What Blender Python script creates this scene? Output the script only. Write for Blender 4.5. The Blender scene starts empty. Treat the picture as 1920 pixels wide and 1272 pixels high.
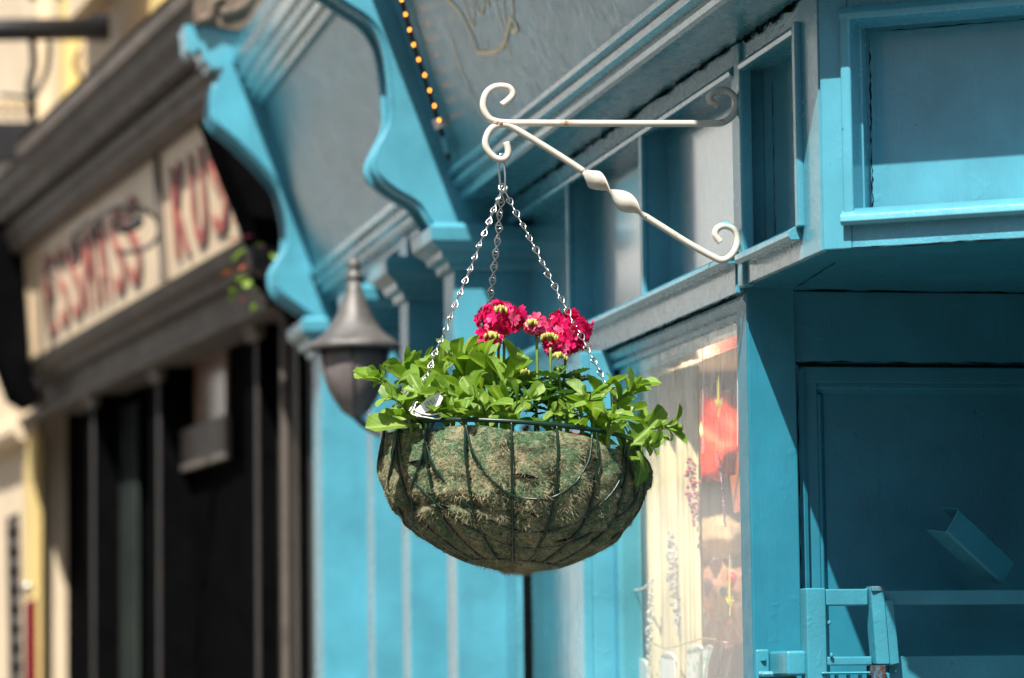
import bpy, bmesh, math, random
from mathutils import Vector as V, Matrix as M
random.seed(7)
S = bpy.context.scene
COL = S.collection
# ------------------------------------------------------------------ camera (surveyed from the photograph)
F = 6500.0; PSI = math.radians(11.72); PHI = math.atan(657.0 / F); ROLL = .0125
CAM = V((-1.226, -4.433, 1.7))
FW = V((math.sin(PSI) * math.cos(PHI), math.cos(PSI) * math.cos(PHI), math.sin(PHI)))
R0 = V((math.cos(PSI), -math.sin(PSI), 0)); U0 = R0.cross(FW)
RR = R0 * math.cos(ROLL) - U0 * math.sin(ROLL); UU = U0 * math.cos(ROLL) + R0 * math.sin(ROLL)
cd = bpy.data.cameras.new('camera'); cam = bpy.data.objects.new('camera', cd); COL.objects.link(cam)
cam.matrix_world = M(((RR.x, UU.x, -FW.x, CAM.x), (RR.y, UU.y, -FW.y, CAM.y), (RR.z, UU.z, -FW.z, CAM.z), (0, 0, 0, 1)))
cd.sensor_width = 36; cd.lens = F * 36 / 1920; cd.clip_start = .1; cd.clip_end = 800
cd.dof.use_dof = True; cd.dof.focus_distance = 4.46; cd.dof.aperture_fstop = 4.6
S.camera = cam
# ------------------------------------------------------------------ world, sun, exposure
SUN = V((.38, .60, -1)).normalized()
w = bpy.data.worlds.new('World'); S.world = w; w.use_nodes = True
nt = w.node_tree; bg = nt.nodes['Background']; sky = nt.nodes.new('ShaderNodeTexSky')
sky.sky_type = 'NISHITA'; sky.sun_disc = False
sky.sun_elevation = math.asin(-SUN.z); sky.sun_rotation = math.atan2(-SUN.x, -SUN.y)
sky.air_density = 1.0; sky.dust_density = 1.5; sky.ozone_density = 1.0
nt.links.new(sky.outputs[0], bg.inputs[0]); bg.inputs[1].default_value = .085
sl = bpy.data.lights.new('sun', 'SUN'); sl.energy = 5.0; sl.angle = math.radians(.53); sl.color = (1, .955, .88)
so = bpy.data.objects.new('sun', sl); COL.objects.link(so); so.rotation_euler = SUN.to_track_quat('-Z', 'Y').to_euler(); so.location = (-4, -6, 9)
S.view_settings.view_transform = 'Standard'; S.view_settings.look = 'None'; S.view_settings.exposure = .92; S.view_settings.gamma = 1
S.view_settings.use_curve_mapping = False
S.cycles.use_denoising = True
S.cycles.max_bounces = 8; S.cycles.transparent_max_bounces = 12; S.cycles.caustics_reflective = False; S.cycles.caustics_refractive = False
S.cycles.sample_clamp_indirect = 6

# ------------------------------------------------------------------ survey helpers: a point seen in the photograph on a known plane of the place
def ray(x, y): return FW + RR * ((x - 960) / F) - UU * ((y - 636) / F)
def on(p0, n, x, y):
    d = ray(x, y); return CAM + d * ((V(p0) - CAM).dot(V(n)) / d.dot(V(n)))
def onX(v, x, y): return on((v, 0, 0), (1, 0, 0), x, y)
def onY(v, x, y): return on((0, v, 0), (0, 1, 0), x, y)
def onZ(v, x, y): return on((0, 0, v), (0, 0, 1), x, y)

# ------------------------------------------------------------------ materials
def nodes(name):
    m = bpy.data.materials.new(name); m.use_nodes = True; n = m.node_tree
    return m, n, n.nodes['Principled BSDF']
def N(n, t, **k):
    o = n.nodes.new(t)
    for a, b in k.items():
        if a.startswith('_'): setattr(o, a[1:], b)
    return o
def noise(n, scale, vec=None, detail=4, rough=.6, dist=0):
    o = n.nodes.new('ShaderNodeTexNoise'); o.inputs['Scale'].default_value = scale; o.inputs['Detail'].default_value = detail
    o.inputs['Roughness'].default_value = rough; o.inputs['Distortion'].default_value = dist
    if vec: n.links.new(vec, o.inputs['Vector'])
    return o.outputs['Fac']
def coords(n, sc=(1, 1, 1), kind='Object', rot=(0, 0, 0)):
    t = n.nodes.new('ShaderNodeTexCoord'); mp = n.nodes.new('ShaderNodeMapping'); mp.inputs['Scale'].default_value = sc; mp.inputs['Rotation'].default_value = rot
    n.links.new(t.outputs[kind], mp.inputs['Vector']); return mp.outputs[0]
def ramp(n, fac, stops, interp='LINEAR'):
    r = n.nodes.new('ShaderNodeValToRGB'); r.color_ramp.interpolation = interp
    el = r.color_ramp.elements
    while len(el) < len(stops): el.new(.5)
    for e, (p, c) in zip(el, stops):
        e.position = p; e.color = (c if len(c) == 4 else (*c, 1)) if hasattr(c, '__len__') else (c, c, c, 1)
    n.links.new(fac, r.inputs[0]); return r.outputs[0]
def mix(n, fac, a, b, mode='MIX'):
    o = n.nodes.new('ShaderNodeMix'); o.data_type = 'RGBA'; o.blend_type = mode
    for i, v in ((0, fac), (6, a), (7, b)):
        if hasattr(v, 'is_output'): n.links.new(v, o.inputs[i])
        elif i == 0: o.inputs[0].default_value = v
        else: o.inputs[i].default_value = (*v, 1)
    return o.outputs[2]
def bump(n, h, strength, dist, prev=None):
    b = n.nodes.new('ShaderNodeBump'); b.inputs['Strength'].default_value = strength; b.inputs['Distance'].default_value = dist
    n.links.new(h, b.inputs['Height'])
    if prev: n.links.new(prev, b.inputs['Normal'])
    return b.outputs[0]
def paint(name, c, rough=.3, brush=(60, 60, 6), bs=.5, bd=.0012, chip=None, dirt=.32, spec=.5, coat=0.0):
    m, n, p = nodes(name)
    v = coords(n)
    big = noise(n, 5, v, 3)
    fine = noise(n, 42, v, 5, .7)
    dk = tuple(x * (1 - dirt) for x in c); lt = tuple(min(1, x * 1.1 + .004) for x in c)
    col = mix(n, ramp(n, big, [(.3, 0), (.7, 1)]), dk, lt)
    col = mix(n, ramp(n, fine, [(.66, 0), (.78, .35)]), col, tuple(x * .6 for x in c))
    oi = n.nodes.new('ShaderNodeObjectInfo'); col = mix(n, ramp(n, oi.outputs['Random'], [(0, 0), (1, .22)]), col, (c[0] * 1.3, c[1] * .84, c[2] * .8))
    run = ramp(n, noise(n, 3.5, coords(n, (9, 9, .9)), 6, .7), [(.56, 0), (.72, .38)])
    col = mix(n, run, col, tuple(x * .55 + .01 for x in c))
    spk = ramp(n, noise(n, 75, coords(n), 3, .6, .2), [(.73, 0), (.76, .8)])
    col = mix(n, spk, col, tuple(x * .3 + .01 for x in c))
    if chip:
        ch = noise(n, 26, coords(n), 8, .75, .3)
        col = mix(n, ramp(n, ch, [(.70, 0), (.73, .85)]), col, chip)
    n.links.new(col, p.inputs['Base Color'])
    br = noise(n, 6, coords(n, brush), 4, .65)
    n.links.new(ramp(n, fine, [(.3, rough * .8), (.75, rough * 1.45)]), p.inputs['Roughness'])
    b1 = bump(n, br, bs, bd); b2 = bump(n, noise(n, 110, v, 3), bs * .5, bd * .7, b1); b2 = bump(n, ramp(n, noise(n, 34, v, 2, .5, .5), [(.62, 0), (.70, 1)]), .35, bd * .8, b2)
    n.links.new(b2, p.inputs['Normal'])
    p.inputs['Specular IOR Level'].default_value = spec
    p.inputs['Coat IOR'].default_value = 1.75 if coat >= 1 else 1.5; p.inputs['Coat Weight'].default_value = coat; p.inputs['Coat Roughness'].default_value = .12
    return m
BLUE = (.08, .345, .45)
blue = paint('blue_gloss_paint', BLUE, .22, (70, 70, 5), .45, .0011, spec=.55, coat=.25)
blueh = paint('blue_gloss_paint_brushed_along', BLUE, .24, (60, 5, 60), .6, .0014, chip=(.05, .06, .06), spec=.6, coat=.55)
bluef = paint('blue_gloss_panel', (.085, .35, .45), .2, (70, 60, 6), .55, .0012, spec=.65, coat=1.0)
bluesign = paint('sign_board_blue_grey', (.075, .31, .41), .3, (80, 80, 3), .3, .0009, dirt=.4, spec=.5, coat=.0)
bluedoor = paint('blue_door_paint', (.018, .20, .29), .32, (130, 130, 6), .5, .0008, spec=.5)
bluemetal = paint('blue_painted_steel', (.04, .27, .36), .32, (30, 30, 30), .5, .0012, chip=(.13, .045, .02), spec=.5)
def rustpaint(name, c, rust, lo, hi, rough=.35, scale=14):
    m, n, p = nodes(name); v = coords(n)
    f = ramp(n, noise(n, scale, v, 8, .72, .4), [(lo, 0), (hi, 1)])
    col = mix(n, ramp(n, noise(n, 6, v), [(.35, 0), (.7, 1)]), tuple(x * .86 for x in c), c)
    col = mix(n, f, col, rust); n.links.new(col, p.inputs['Base Color'])
    n.links.new(ramp(n, f, [(0, rough), (1, .85)]), p.inputs['Roughness'])
    n.links.new(bump(n, noise(n, 180, v, 5), .35, .0006), p.inputs['Normal']); return m
whitepaint = rustpaint('chipped_cream_white_paint', (.64, .60, .52), (.28, .12, .04), .585, .68, .35, 24)
def plain(name, c, rough=.6, metal=0, var=.25, scale=30, bs=.3, bd=.001, spec=.5, emit=None, ior=1.5):
    m, n, p = nodes(name); v = coords(n)
    col = mix(n, ramp(n, noise(n, scale, v, 5, .65), [(.3, 0), (.72, 1)]), tuple(x * (1 - var) for x in c), tuple(min(1, x * (1 + var * .6)) for x in c))
    n.links.new(col, p.inputs['Base Color']); p.inputs['Roughness'].default_value = rough; p.inputs['Metallic'].default_value = metal
    p.inputs['Specular IOR Level'].default_value = spec; p.inputs['IOR'].default_value = ior
    if bs: n.links.new(bump(n, noise(n, scale * 3, v, 5), bs, bd), p.inputs['Normal'])
    if emit: p.inputs['Emission Color'].default_value = (*emit[0], 1); p.inputs['Emission Strength'].default_value = emit[1]
    return m
bluetouch = plain('splashed_blue_paint', (.12, .5, .6), .3)
darkgap = plain('dark_open_joint', (.006, .007, .008), .9, bs=0, spec=.1, ior=1.05)
zinc = plain('zinc_plated_wire', (.72, .72, .70), .28, 1.0, .2, 60, .2, .0003)
greenwire = plain('green_plastic_coated_wire', (.004, .028, .015), .35, 0, .3, 90, .2, .0003)
iron = plain('dark_iron', (.018, .018, .02), .5, .3, .4, 20)
bronze = plain('weathered_lantern_metal', (.135, .128, .122), .55, .35, .45, 24, .5, .001)
frost = plain('dusty_lantern_glass', (.20, .17, .165), .35, 0, .35, 12, .2, .001)
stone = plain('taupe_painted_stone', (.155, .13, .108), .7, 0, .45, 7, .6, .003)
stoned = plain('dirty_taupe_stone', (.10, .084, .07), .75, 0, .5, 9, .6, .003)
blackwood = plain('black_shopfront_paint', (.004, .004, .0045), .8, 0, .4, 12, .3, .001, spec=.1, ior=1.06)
creamsign = plain('cream_sign_paint', (.72, .56, .37), .5, 0, .18, 4, .2, .001)
signred = rustpaint('faded_red_lettering', (.38, .06, .045), (.60, .40, .28), .50, .68, .6, 9)
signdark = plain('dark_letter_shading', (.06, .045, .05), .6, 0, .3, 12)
cream = plain('cream_render', (.72, .58, .40), .8, 0, .14, 3, .4, .004)
creamy = plain('yellow_quoin_paint', (.70, .52, .20), .7, 0, .15, 3, .3, .003)
gold = plain('faded_gold_leaf', (.95, .78, .45), .45, .0, .25, 20, .1, .001)
brown = plain('carved_brown_stone', (.12, .085, .06), .7, 0, .4, 22, .6, .003)
soilm = plain('potting_soil', (.02, .014, .009), .95, 0, .5, 120, 1, .004)
tagm = plain('white_plastic_tag', (.82, .82, .8), .35, 0, .05, 10, 0)
inkm = plain('black_print', (.02, .02, .02), .6, bs=0)
redm = plain('red_card', (.6, .02, .03), .5)
stemm = plain('green_stem', (.14, .25, .04), .5, 0, .25, 60, .3, .0005)
budm = plain('yellow_green_buds', (.40, .38, .09), .6, 0, .35, 200, .4, .0006)
asphalt = plain('asphalt', (.05, .05, .052), .85, 0, .3, 60, .5, .004)
paving = plain('stone_paving', (.16, .15, .135), .8, 0, .25, 8, .4, .003)
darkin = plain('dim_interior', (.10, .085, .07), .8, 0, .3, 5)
greyglass = plain('dusty_dark_pane', (.045, .055, .05), .12, 0, .3, 4, .1, .001)
bulbm = plain('warm_bulb', (1, .6, .2), .4, emit=((1, .33, .045), 5))
lampm = plain('warm_lamp', (1, .7, .3), .4, emit=((1, .55, .14), 5))
def leafmat(name, a, b, tr=.35, rough=.5, vein=0):
    m, n, p = nodes(name)
    v = coords(n); oi = n.nodes.new('ShaderNodeObjectInfo')
    c = mix(n, oi.outputs['Random'], a, b)
    c = mix(n, ramp(n, noise(n, 60, v, 4), [(.35, .0), (.7, .4)]), c, tuple(x * 1.35 for x in b))
    if vein:
        sx = n.nodes.new('ShaderNodeSeparateXYZ'); n.links.new(coords(n), sx.inputs[0]); ab = n.nodes.new('ShaderNodeMath'); ab.operation = 'ABSOLUTE'; n.links.new(sx.outputs[1], ab.inputs[0])
        c = mix(n, ramp(n, ab.outputs[0], [(0, .75), (.0011, 0)]), c, (.42, .50, .16))
        sm = n.nodes.new('ShaderNodeMath'); sm.operation = 'MULTIPLY_ADD'; sm.inputs[1].default_value = -1.3; n.links.new(ab.outputs[0], sm.inputs[0]); n.links.new(sx.outputs[0], sm.inputs[2])
        sn = n.nodes.new('ShaderNodeMath'); sn.operation = 'MULTIPLY'; sn.inputs[1].default_value = 820; n.links.new(sm.outputs[0], sn.inputs[0]); si = n.nodes.new('ShaderNodeMath'); si.operation = 'SINE'; n.links.new(sn.outputs[0], si.inputs[0])
        c = mix(n, ramp(n, si.outputs[0], [(.72, 0), (1, .3)]), c, (.36, .46, .12))
        tip = noise(n, 18, coords(n, (1, 1, 1), 'Object'), 2); c = mix(n, ramp(n, tip, [(.66, 0), (.78, .5)]), c, (.42, .40, .05))
    n.links.new(c, p.inputs['Base Color']); p.inputs['Roughness'].default_value = rough; p.inputs['Specular IOR Level'].default_value = .45
    n.links.new(bump(n, noise(n, 140, coords(n, (1, 1, 1)), 3), .35, .0008), p.inputs['Normal'])
    t = n.nodes.new('ShaderNodeBsdfTranslucent'); n.links.new(mix(n, 1.0, c, (1.15, 1.25, .55), 'MULTIPLY'), t.inputs[0])
    ms = n.nodes.new('ShaderNodeMixShader'); ms.inputs[0].default_value = tr
    n.links.new(p.outputs[0], ms.inputs[1]); n.links.new(t.outputs[0], ms.inputs[2]); n.links.new(ms.outputs[0], n.nodes['Material Output'].inputs[0])
    return m
leafm = leafmat('fresh_lime_leaf', (.085, .20, .014), (.21, .34, .045), .42, vein=1)
leafd = leafmat('dark_toothed_leaf', (.035, .10, .02), (.07, .16, .03), .25)
petalm = leafmat('crimson_pink_petal', (.46, .002, .055), (.66, .006, .14), .25, .5)
petalp = leafmat('pale_pink_petal', (.62, .03, .20), (.75, .13, .28), .3, .5)
fruitm = leafmat('red_trailing_leaf', (.30, .06, .03), (.5, .12, .05), .3)
def linermat():
    m, n, p = nodes('recycled_wool_liner'); v = coords(n)
    a = noise(n, 26, v, 6, .75, .6); b = noise(n, 120, coords(n, (1, 1, 1.7)), 7, .8, 1.2)
    col = mix(n, ramp(n, a, [(.48, 0), (.65, 1)]), (.11, .25, .13), (.60, .51, .31))
    col = mix(n, ramp(n, b, [(.40, .9), (.52, 0)]), col, (.075, .075, .04))
    col = mix(n, ramp(n, b, [(.54, 0), (.66, .85)]), col, (.68, .57, .36))
    n.links.new(col, p.inputs['Base Color']); p.inputs['Roughness'].default_value = .95; p.inputs['Specular IOR Level'].default_value = .1
    b1 = bump(n, a, .6, .006); n.links.new(bump(n, b, 1, .008, b1), p.inputs['Normal']); return m
liner_m = linermat()
fibre_m = plain('loose_wool_fibre', (.60, .50, .30), .9, 0, .6, 60, 0, spec=.1)
def glassmat(name, tint=(1, 1, 1), gain=1.0, ribs=True):
    m, n, p = nodes(name); n.nodes.remove(p)
    g = n.nodes.new('ShaderNodeBsdfGlossy'); g.inputs['Roughness'].default_value = .03; g.inputs['Color'].default_value = (.95, .95, .95, 1)
    t = n.nodes.new('ShaderNodeBsdfTransparent'); t.inputs[0].default_value = (*tint, 1)
    f = n.nodes.new('ShaderNodeLayerWeight'); f.inputs['Blend'].default_value = .5; pw_ = n.nodes.new('ShaderNodeMath'); pw_.operation = 'POWER'; pw_.inputs[1].default_value = 5; n.links.new(f.outputs['Facing'], pw_.inputs[0])
    ma = n.nodes.new('ShaderNodeMath'); ma.operation = 'MULTIPLY_ADD'; ma.inputs[1].default_value = .95; ma.inputs[2].default_value = .05; n.links.new(pw_.outputs[0], ma.inputs[0])
    k = n.nodes.new('ShaderNodeMath'); k.operation = 'MULTIPLY'; k.inputs[1].default_value = gain; k.use_clamp = True; n.links.new(ma.outputs[0], k.inputs[0])
    if ribs:
        v = coords(n, (1, 95, 1.2)); h = noise(n, 1.6, v, 3, .6)
        bn = bump(n, h, .14, .003); n.links.new(bn, g.inputs['Normal'])
    ms = n.nodes.new('ShaderNodeMixShader'); n.links.new(k.outputs[0], ms.inputs[0]); n.links.new(t.outputs[0], ms.inputs[1]); n.links.new(g.outputs[0], ms.inputs[2])
    n.links.new(ms.outputs[0], n.nodes['Material Output'].inputs[0]); return m
glass = glassmat('old_window_glass', (.97, .98, .97), 1.1)
tealglass = glassmat('side_light_glass', (.5, .75, .8), 1.3)

# ------------------------------------------------------------------ mesh helpers
class Fr:                                   # a building plane: u along it, w out of it, z up
    def __init__(s, o, u, n): s.o, s.u, s.n = V(o), V(u), V(n)
    def __call__(s, u, w, z): return s.o + s.u * u + s.n * w + V((0, 0, z))
WORLD = lambda x, y, z: V((x, y, z))
A = Fr((0, 0, 0), (0, 1, 0), (-1, 0, 0))
AB = math.radians(56.8); KN = V((0, -.40, 0)); BN = V((-math.cos(AB), -math.sin(AB), 0)); BD = V((math.sin(AB), -math.cos(AB), 0))
B = Fr(KN, BD, BN)
AL = math.radians(5.6); LO = V((-.03, 3.25, 0)); LD = V((-math.sin(AL), math.cos(AL), 0)); LN = V((-math.cos(AL), -math.sin(AL), 0))
L = Fr(LO, LD, LN)
D = Fr((0, 0, 0), (1, 0, 0), (0, -1, 0))     # the door wall, facing down the street
def onF(f, w, x, y):
    p = on(f.o + f.n * w, f.n, x, y) - f.o; return p.dot(f.u), p.z
def wloc(o):
    l = V((0, 0, 0))
    while o: l += o.location; o = o.parent
    return l
def link(o, parent=None):
    COL.objects.link(o)
    if parent: o.parent = parent
    return o
class MB:
    def __init__(s): s.v = []; s.f = []
    def add(s, vs, fs):
        k = len(s.v); s.v += [V(a) for a in vs]; s.f += [tuple(i + k for i in f) for f in fs]; return s
    def box(s, a0, a1, b0, b1, c0, c1, f=WORLD):
        return s.add([f(a, b, c) for c in (c0, c1) for b in (b0, b1) for a in (a0, a1)], [(0, 2, 3, 1), (4, 5, 7, 6), (0, 1, 5, 4), (2, 6, 7, 3), (0, 4, 6, 2), (1, 3, 7, 5)])
    def prism(s, pts, e0, e1):               # pts: 3-D outline, swept from offset e0 to e1
        n = len(pts); e0, e1 = V(e0), V(e1)
        return s.add([V(p) + e0 for p in pts] + [V(p) + e1 for p in pts], [tuple(range(n))[::-1], tuple(range(n, 2 * n))] + [(i, (i + 1) % n, n + (i + 1) % n, n + i) for i in range(n)])
    def tube(s, path, r, n=8, closed=False, flat=None, roll=None):
        path = [V(p) for p in path]; m = len(path); rs = r if hasattr(r, '__len__') else [r] * m
        tan = [((path[(i + 1) % m] - path[i - 1]) if (closed or 0 < i < m - 1) else (path[min(i + 1, m - 1)] - path[max(i - 1, 0)])).normalized() for i in range(m)]
        up = V((0, 0, 1)) if abs(tan[0].z) < .9 else V((1, 0, 0)); nn = (up - tan[0] * up.dot(tan[0])).normalized(); k = len(s.v)
        for i in range(m):
            nn = (nn - tan[i] * nn.dot(tan[i])).normalized(); bb = tan[i].cross(nn)
            a, b = (rs[i], rs[i]) if flat is None else flat[i]
            ph = roll[i] if roll else 0
            n1 = nn * math.cos(ph) + bb * math.sin(ph); b1 = bb * math.cos(ph) - nn * math.sin(ph)
            for j in range(n):
                t = 2 * math.pi * j / n; s.v.append(path[i] + n1 * (math.cos(t) * a) + b1 * (math.sin(t) * b))
        for i in range(m if closed else m - 1):
            for j in range(n):
                i2 = (i + 1) % m; s.f.append((k + i * n + j, k + i * n + (j + 1) % n, k + i2 * n + (j + 1) % n, k + i2 * n + j))
        if not closed:
            s.f.append(tuple(k + j for j in range(n))[::-1]); s.f.append(tuple(k + (m - 1) * n + j for j in range(n)))
        return s
    def lathe(s, c, prof, n=24, f=None):
        c = V(c); k = len(s.v); m = len(prof)
        for i, (r, z) in enumerate(prof):
            for j in range(n):
                t = 2 * math.pi * j / n; q = r * (f(t, i) if f else 1)
                s.v.append(c + V((math.cos(t) * q, math.sin(t) * q, z)))
        for i in range(m - 1):
            for j in range(n): s.f.append((k + i * n + j, k + i * n + (j + 1) % n, k + (i + 1) * n + (j + 1) % n, k + (i + 1) * n + j))
        s.f.append(tuple(k + j for j in range(n))[::-1]); s.f.append(tuple(k + (m - 1) * n + j for j in range(n))); return s
    def sweep(s, path, prof, f=None):        # path: plan points; prof: (out, z); out is to the right of travel; mitred corners
        path = [V((p[0], p[1], 0)) for p in path]; m = len(path); q = len(prof); k = len(s.v)
        nr = []
        for i in range(m - 1):
            d = (path[i + 1] - path[i]).normalized(); nr.append(V((d.y, -d.x, 0)))
        for i in range(m):
            if i == 0: o = nr[0]
            elif i == m - 1: o = nr[-1]
            else: o = nr[i - 1] + nr[i]; o = o / o.dot(nr[i])
            for a, z in prof: s.v.append(path[i] + o * a + V((0, 0, z)))
        for i in range(m - 1):
            for j in range(q):
                j2 = (j + 1) % q; s.f.append((k + i * q + j, k + i * q + j2, k + (i + 1) * q + j2, k + (i + 1) * q + j))
        s.f.append(tuple(k + j for j in range(q))[::-1]); s.f.append(tuple(k + (m - 1) * q + j for j in range(q))); return s
    def mesh(s, name, mat, off=V((0, 0, 0)), smooth=False):
        me = bpy.data.meshes.new(name); me.from_pydata([tuple(a - off) for a in s.v], [], s.f)
        bm = bmesh.new(); bm.from_mesh(me); bmesh.ops.recalc_face_normals(bm, faces=bm.faces); bm.to_mesh(me); bm.free()
        me.materials.append(mat)
        if smooth: me.polygons.foreach_set('use_smooth', [True] * len(me.polygons))
        return me
    def build(s, name, mat, parent=None, smooth=False, bev=0, seg=2, angle=None):
        o = bpy.data.objects.new(name, s.mesh(name, mat, wloc(parent), smooth)); link(o, parent)
        if bev:
            b = o.modifiers.new('bevel', 'BEVEL'); b.width = bev; b.segments = seg; b.limit_method = 'ANGLE'; b.angle_limit = math.radians(35)
            o.data.polygons.foreach_set('use_smooth', [True] * len(o.data.polygons)); 
            wn = o.modifiers.new('normals', 'WEIGHTED_NORMAL'); wn.keep_sharp = False
        return o
def tag(o, label, cat, group=None, kind=None):
    o['label'] = label
    if cat: o['category'] = cat
    if group: o['group'] = group
    if kind: o['kind'] = kind
    return o
def thing(name, label, cat, loc=(0, 0, 0), group=None):
    o = bpy.data.objects.new(name, None); o.location = V(loc); o.empty_display_size = .05; link(o); return tag(o, label, cat, group)
def struct(o): o['kind'] = 'structure'; return o
def spline(pts, n=6):
    pts = [V(p) for p in pts]; out = []
    for i in range(len(pts) - 1):
        p0 = pts[max(i - 1, 0)]; p1 = pts[i]; p2 = pts[i + 1]; p3 = pts[min(i + 2, len(pts) - 1)]
        for k in range(n):
            t = k / n; out.append(.5 * ((2 * p1) + (p2 - p0) * t + (2 * p0 - 5 * p1 + 4 * p2 - p3) * t * t + (3 * p1 - p0 - 3 * p2 + p3) * t ** 3))
    return out + [pts[-1]]
def crack(name, parent, a, b, up, wid, n=26):  # an irregular open joint between two boards
    a, b, up = V(a), V(b), V(up); mb = MB(); top = []; bot = []
    for i in range(n + 1):
        t = i / n; c = a.lerp(b, t) + up * random.uniform(-wid, wid) * .5; h = wid * random.choice((.15, .3, .55, .8, .9)) * (0 if i in (0, n) else 1)
        top.append(c + up * h); bot.append(c - up * h * .6)
    for i in range(n): mb.add([top[i], top[i + 1], bot[i + 1], bot[i]], [(0, 1, 2, 3)])
    return mb.build(name, darkgap, parent)

# ================================================================== the setting
struct(MB().add([(-200, -200, -.16), (200, -200, -.16), (200, 200, -.16), (-200, 200, -.16)], [(0, 1, 2, 3)]).build('road', asphalt))
struct(MB().box(-2.6, 60, -40, 60, -.6, 0).build('pavement', paving))
struct(MB().box(-7.2, -5.6, -20, 21, -.6, 0).build('pavement', paving))

# ================================================================== the blue corner shop
shop = thing('corner_shop', 'bright blue painted wooden corner shopfront with panelled fascia, scrolled corbels and big window', 'shop')
P = lambda name, mb, mat=blue, bev=.0018, par=shop, **k: mb.build(name, mat, par, bev=bev, **k)
# upper wall, carcass
P('upper_wall', MB().prism([(0, 3.28, 3.10), (0, -.40, 3.10), tuple(B(.9, 0, 3.10)), (3, -1, 3.10), (3, 3.28, 3.10)], (0, 0, 0), (0, 0, 3)), cream, 0)
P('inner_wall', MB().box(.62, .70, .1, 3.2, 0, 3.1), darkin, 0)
# fascia panels on the street side
for i, (y0, y1) in enumerate(((.0, .495), (.535, .995), (1.035, 1.5))):
    P('fascia_panel', MB().box(.035, .06, y0 - .03, y1 + .03, 2.25, 2.53), bluef, 0)
for y0 in (.495, .995): P('fascia_stile', MB().box(.0, .05, y0, y0 + .04, 2.262, 2.52), blue)
P('fascia_stile', MB().box(.001, .05, -.018, .012, 2.262, 2.52), blue)
P('top_rail', MB().box(.001, .06, -.02, 1.52, 2.519, 2.556), blueh)
P('bottom_rail', MB().box(.0, .06, .004, 1.52, 2.222, 2.2625), blueh)
P('sill_moulding', MB().sweep([(0, 1.5), (0, -.012)], [(-.03, 2.262), (.014, 2.259), (.018, 2.264), (.017, 2.270), (.010, 2.275), (-.001, 2.279), (-.03, 2.283)]), blueh, .001)
for y0 in (.495, .995):                       # beads that dress each stile
    P('stile_bead', MB().box(-.006, .002, y0 - .003, y0 + .012, 2.262, 2.523), blue, .002)
P('top_bead', MB().sweep([(0, 1.5), (0, -.01)], [(-.003, 2.512), (.006, 2.513), (.008, 2.519), (.004, 2.525), (-.003, 2.527)]), blueh, .001)
P('corner_strip', MB().box(-.004, .0125, -.047, -.019, 2.226, 2.552), blue, .003)
# panelled box over the entrance: street side
P('fascia_panel', MB().box(.040, .06, -.32, -.05, 2.25, 2.53), bluef, 0)
P('fascia_stile', MB().box(.0005, .058, -.392, -.31, 2.2285, 2.554), blue)
P('top_rail', MB().box(.0012, .06, -.312, -.045, 2.517, 2.554), blueh)
P('bottom_rail', MB().box(.0012, .06, -.312, -.045, 2.2285, 2.262), blueh)
P('stile_bead', MB().box(-.008, .002, -.322, -.307, 2.268, 2.527), blue, .0025)
P('sill_moulding', MB().sweep([(0, -.052), (0, -.306)], [(-.04, 2.256), (.013, 2.253), (.017, 2.258), (.016, 2.265), (.008, 2.270), (-.04, 2.273)]), blueh, .001)
P('top_bead', MB().sweep([(0, -.052), (0, -.307)], [(-.003, 2.512), (.006, 2.513), (.008, 2.519), (.004, 2.525), (-.003, 2.527)]), blueh, .001)
# panelled box over the entrance: splayed front
Q = lambda *a: MB().box(*a, f=B)
P('fascia_panel', Q(.02, .95, -.10, -.071, 2.24, 2.54), bluef, 0)
P('fascia_stile', Q(.0, .036, -.075, 0, 2.2285, 2.556), blue)
P('top_rail', Q(.036, .95, -.075, -.0006, 2.519, 2.556), blueh)
P('bottom_rail', Q(.036, .95, -.075, -.0006, 2.2285, 2.262), blueh)
P('sill_moulding', MB().sweep([tuple(B(.026, 0, 0).xy), tuple(B(.95, 0, 0).xy)], [(-.06, 2.256), (.011, 2.256), (.016, 2.260), (.014, 2.268), (.002, 2.277), (-.06, 2.283)]), blue, .001)
P('stile_bead', MB().box(.028, .0415, -.07, .008, 2.27, 2.516, f=B), blue, .003)
P('top_bead', MB().sweep([tuple(B(.028, 0, 0).xy), tuple(B(.95, 0, 0).xy)], [(-.05, 2.508), (.007, 2.510), (.010, 2.517), (.006, 2.526), (-.05, 2.527)]), blue, .001)
kx = tuple(KN.xy); kb = tuple(B(.95, 0, 0).xy)
# box underside
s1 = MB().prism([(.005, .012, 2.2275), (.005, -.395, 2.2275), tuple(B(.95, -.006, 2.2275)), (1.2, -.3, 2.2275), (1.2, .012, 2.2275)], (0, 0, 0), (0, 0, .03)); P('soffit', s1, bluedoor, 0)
crack('open_joint', shop, (.082, .006, 2.2266), (.62, .004, 2.2266), (0, 1, 0), .012, 34)
crack('open_joint', shop, tuple(onZ(2.2266, 1492, 540)), tuple(onZ(2.2266, 1568, 492)), (.5, .6, 0), .0035, 18)
crack('open_joint', shop, tuple(B(.03, .0012, 2.2285)), tuple(B(.5, .0012, 2.2285)), (0, 0, 1), .0016, 40)
crack('open_joint', shop, (-.0015, .012, 2.5545), (-.0015, 1.4, 2.5545), (0, 0, 1), .006, 60)
crack('open_joint', shop, (-.0008, -.305, 2.550), (-.0008, -.05, 2.550), (0, 0, 1), .007, 30)
crack('open_joint', shop, (.0396, -.0535, 2.275), (.0396, -.0535, 2.50), (0, 1, 0), .0022, 40)
crack('open_joint', shop, tuple(B(.0440, -.0705, 2.285)), tuple(B(.0440, -.0705, 2.50)), tuple(BD), .0016, 40)
crack('open_joint', shop, tuple(B(.05, -.0705, 2.5065)), tuple(B(.5, -.0705, 2.5065)), (0, 0, 1), .0012, 40)
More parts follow.
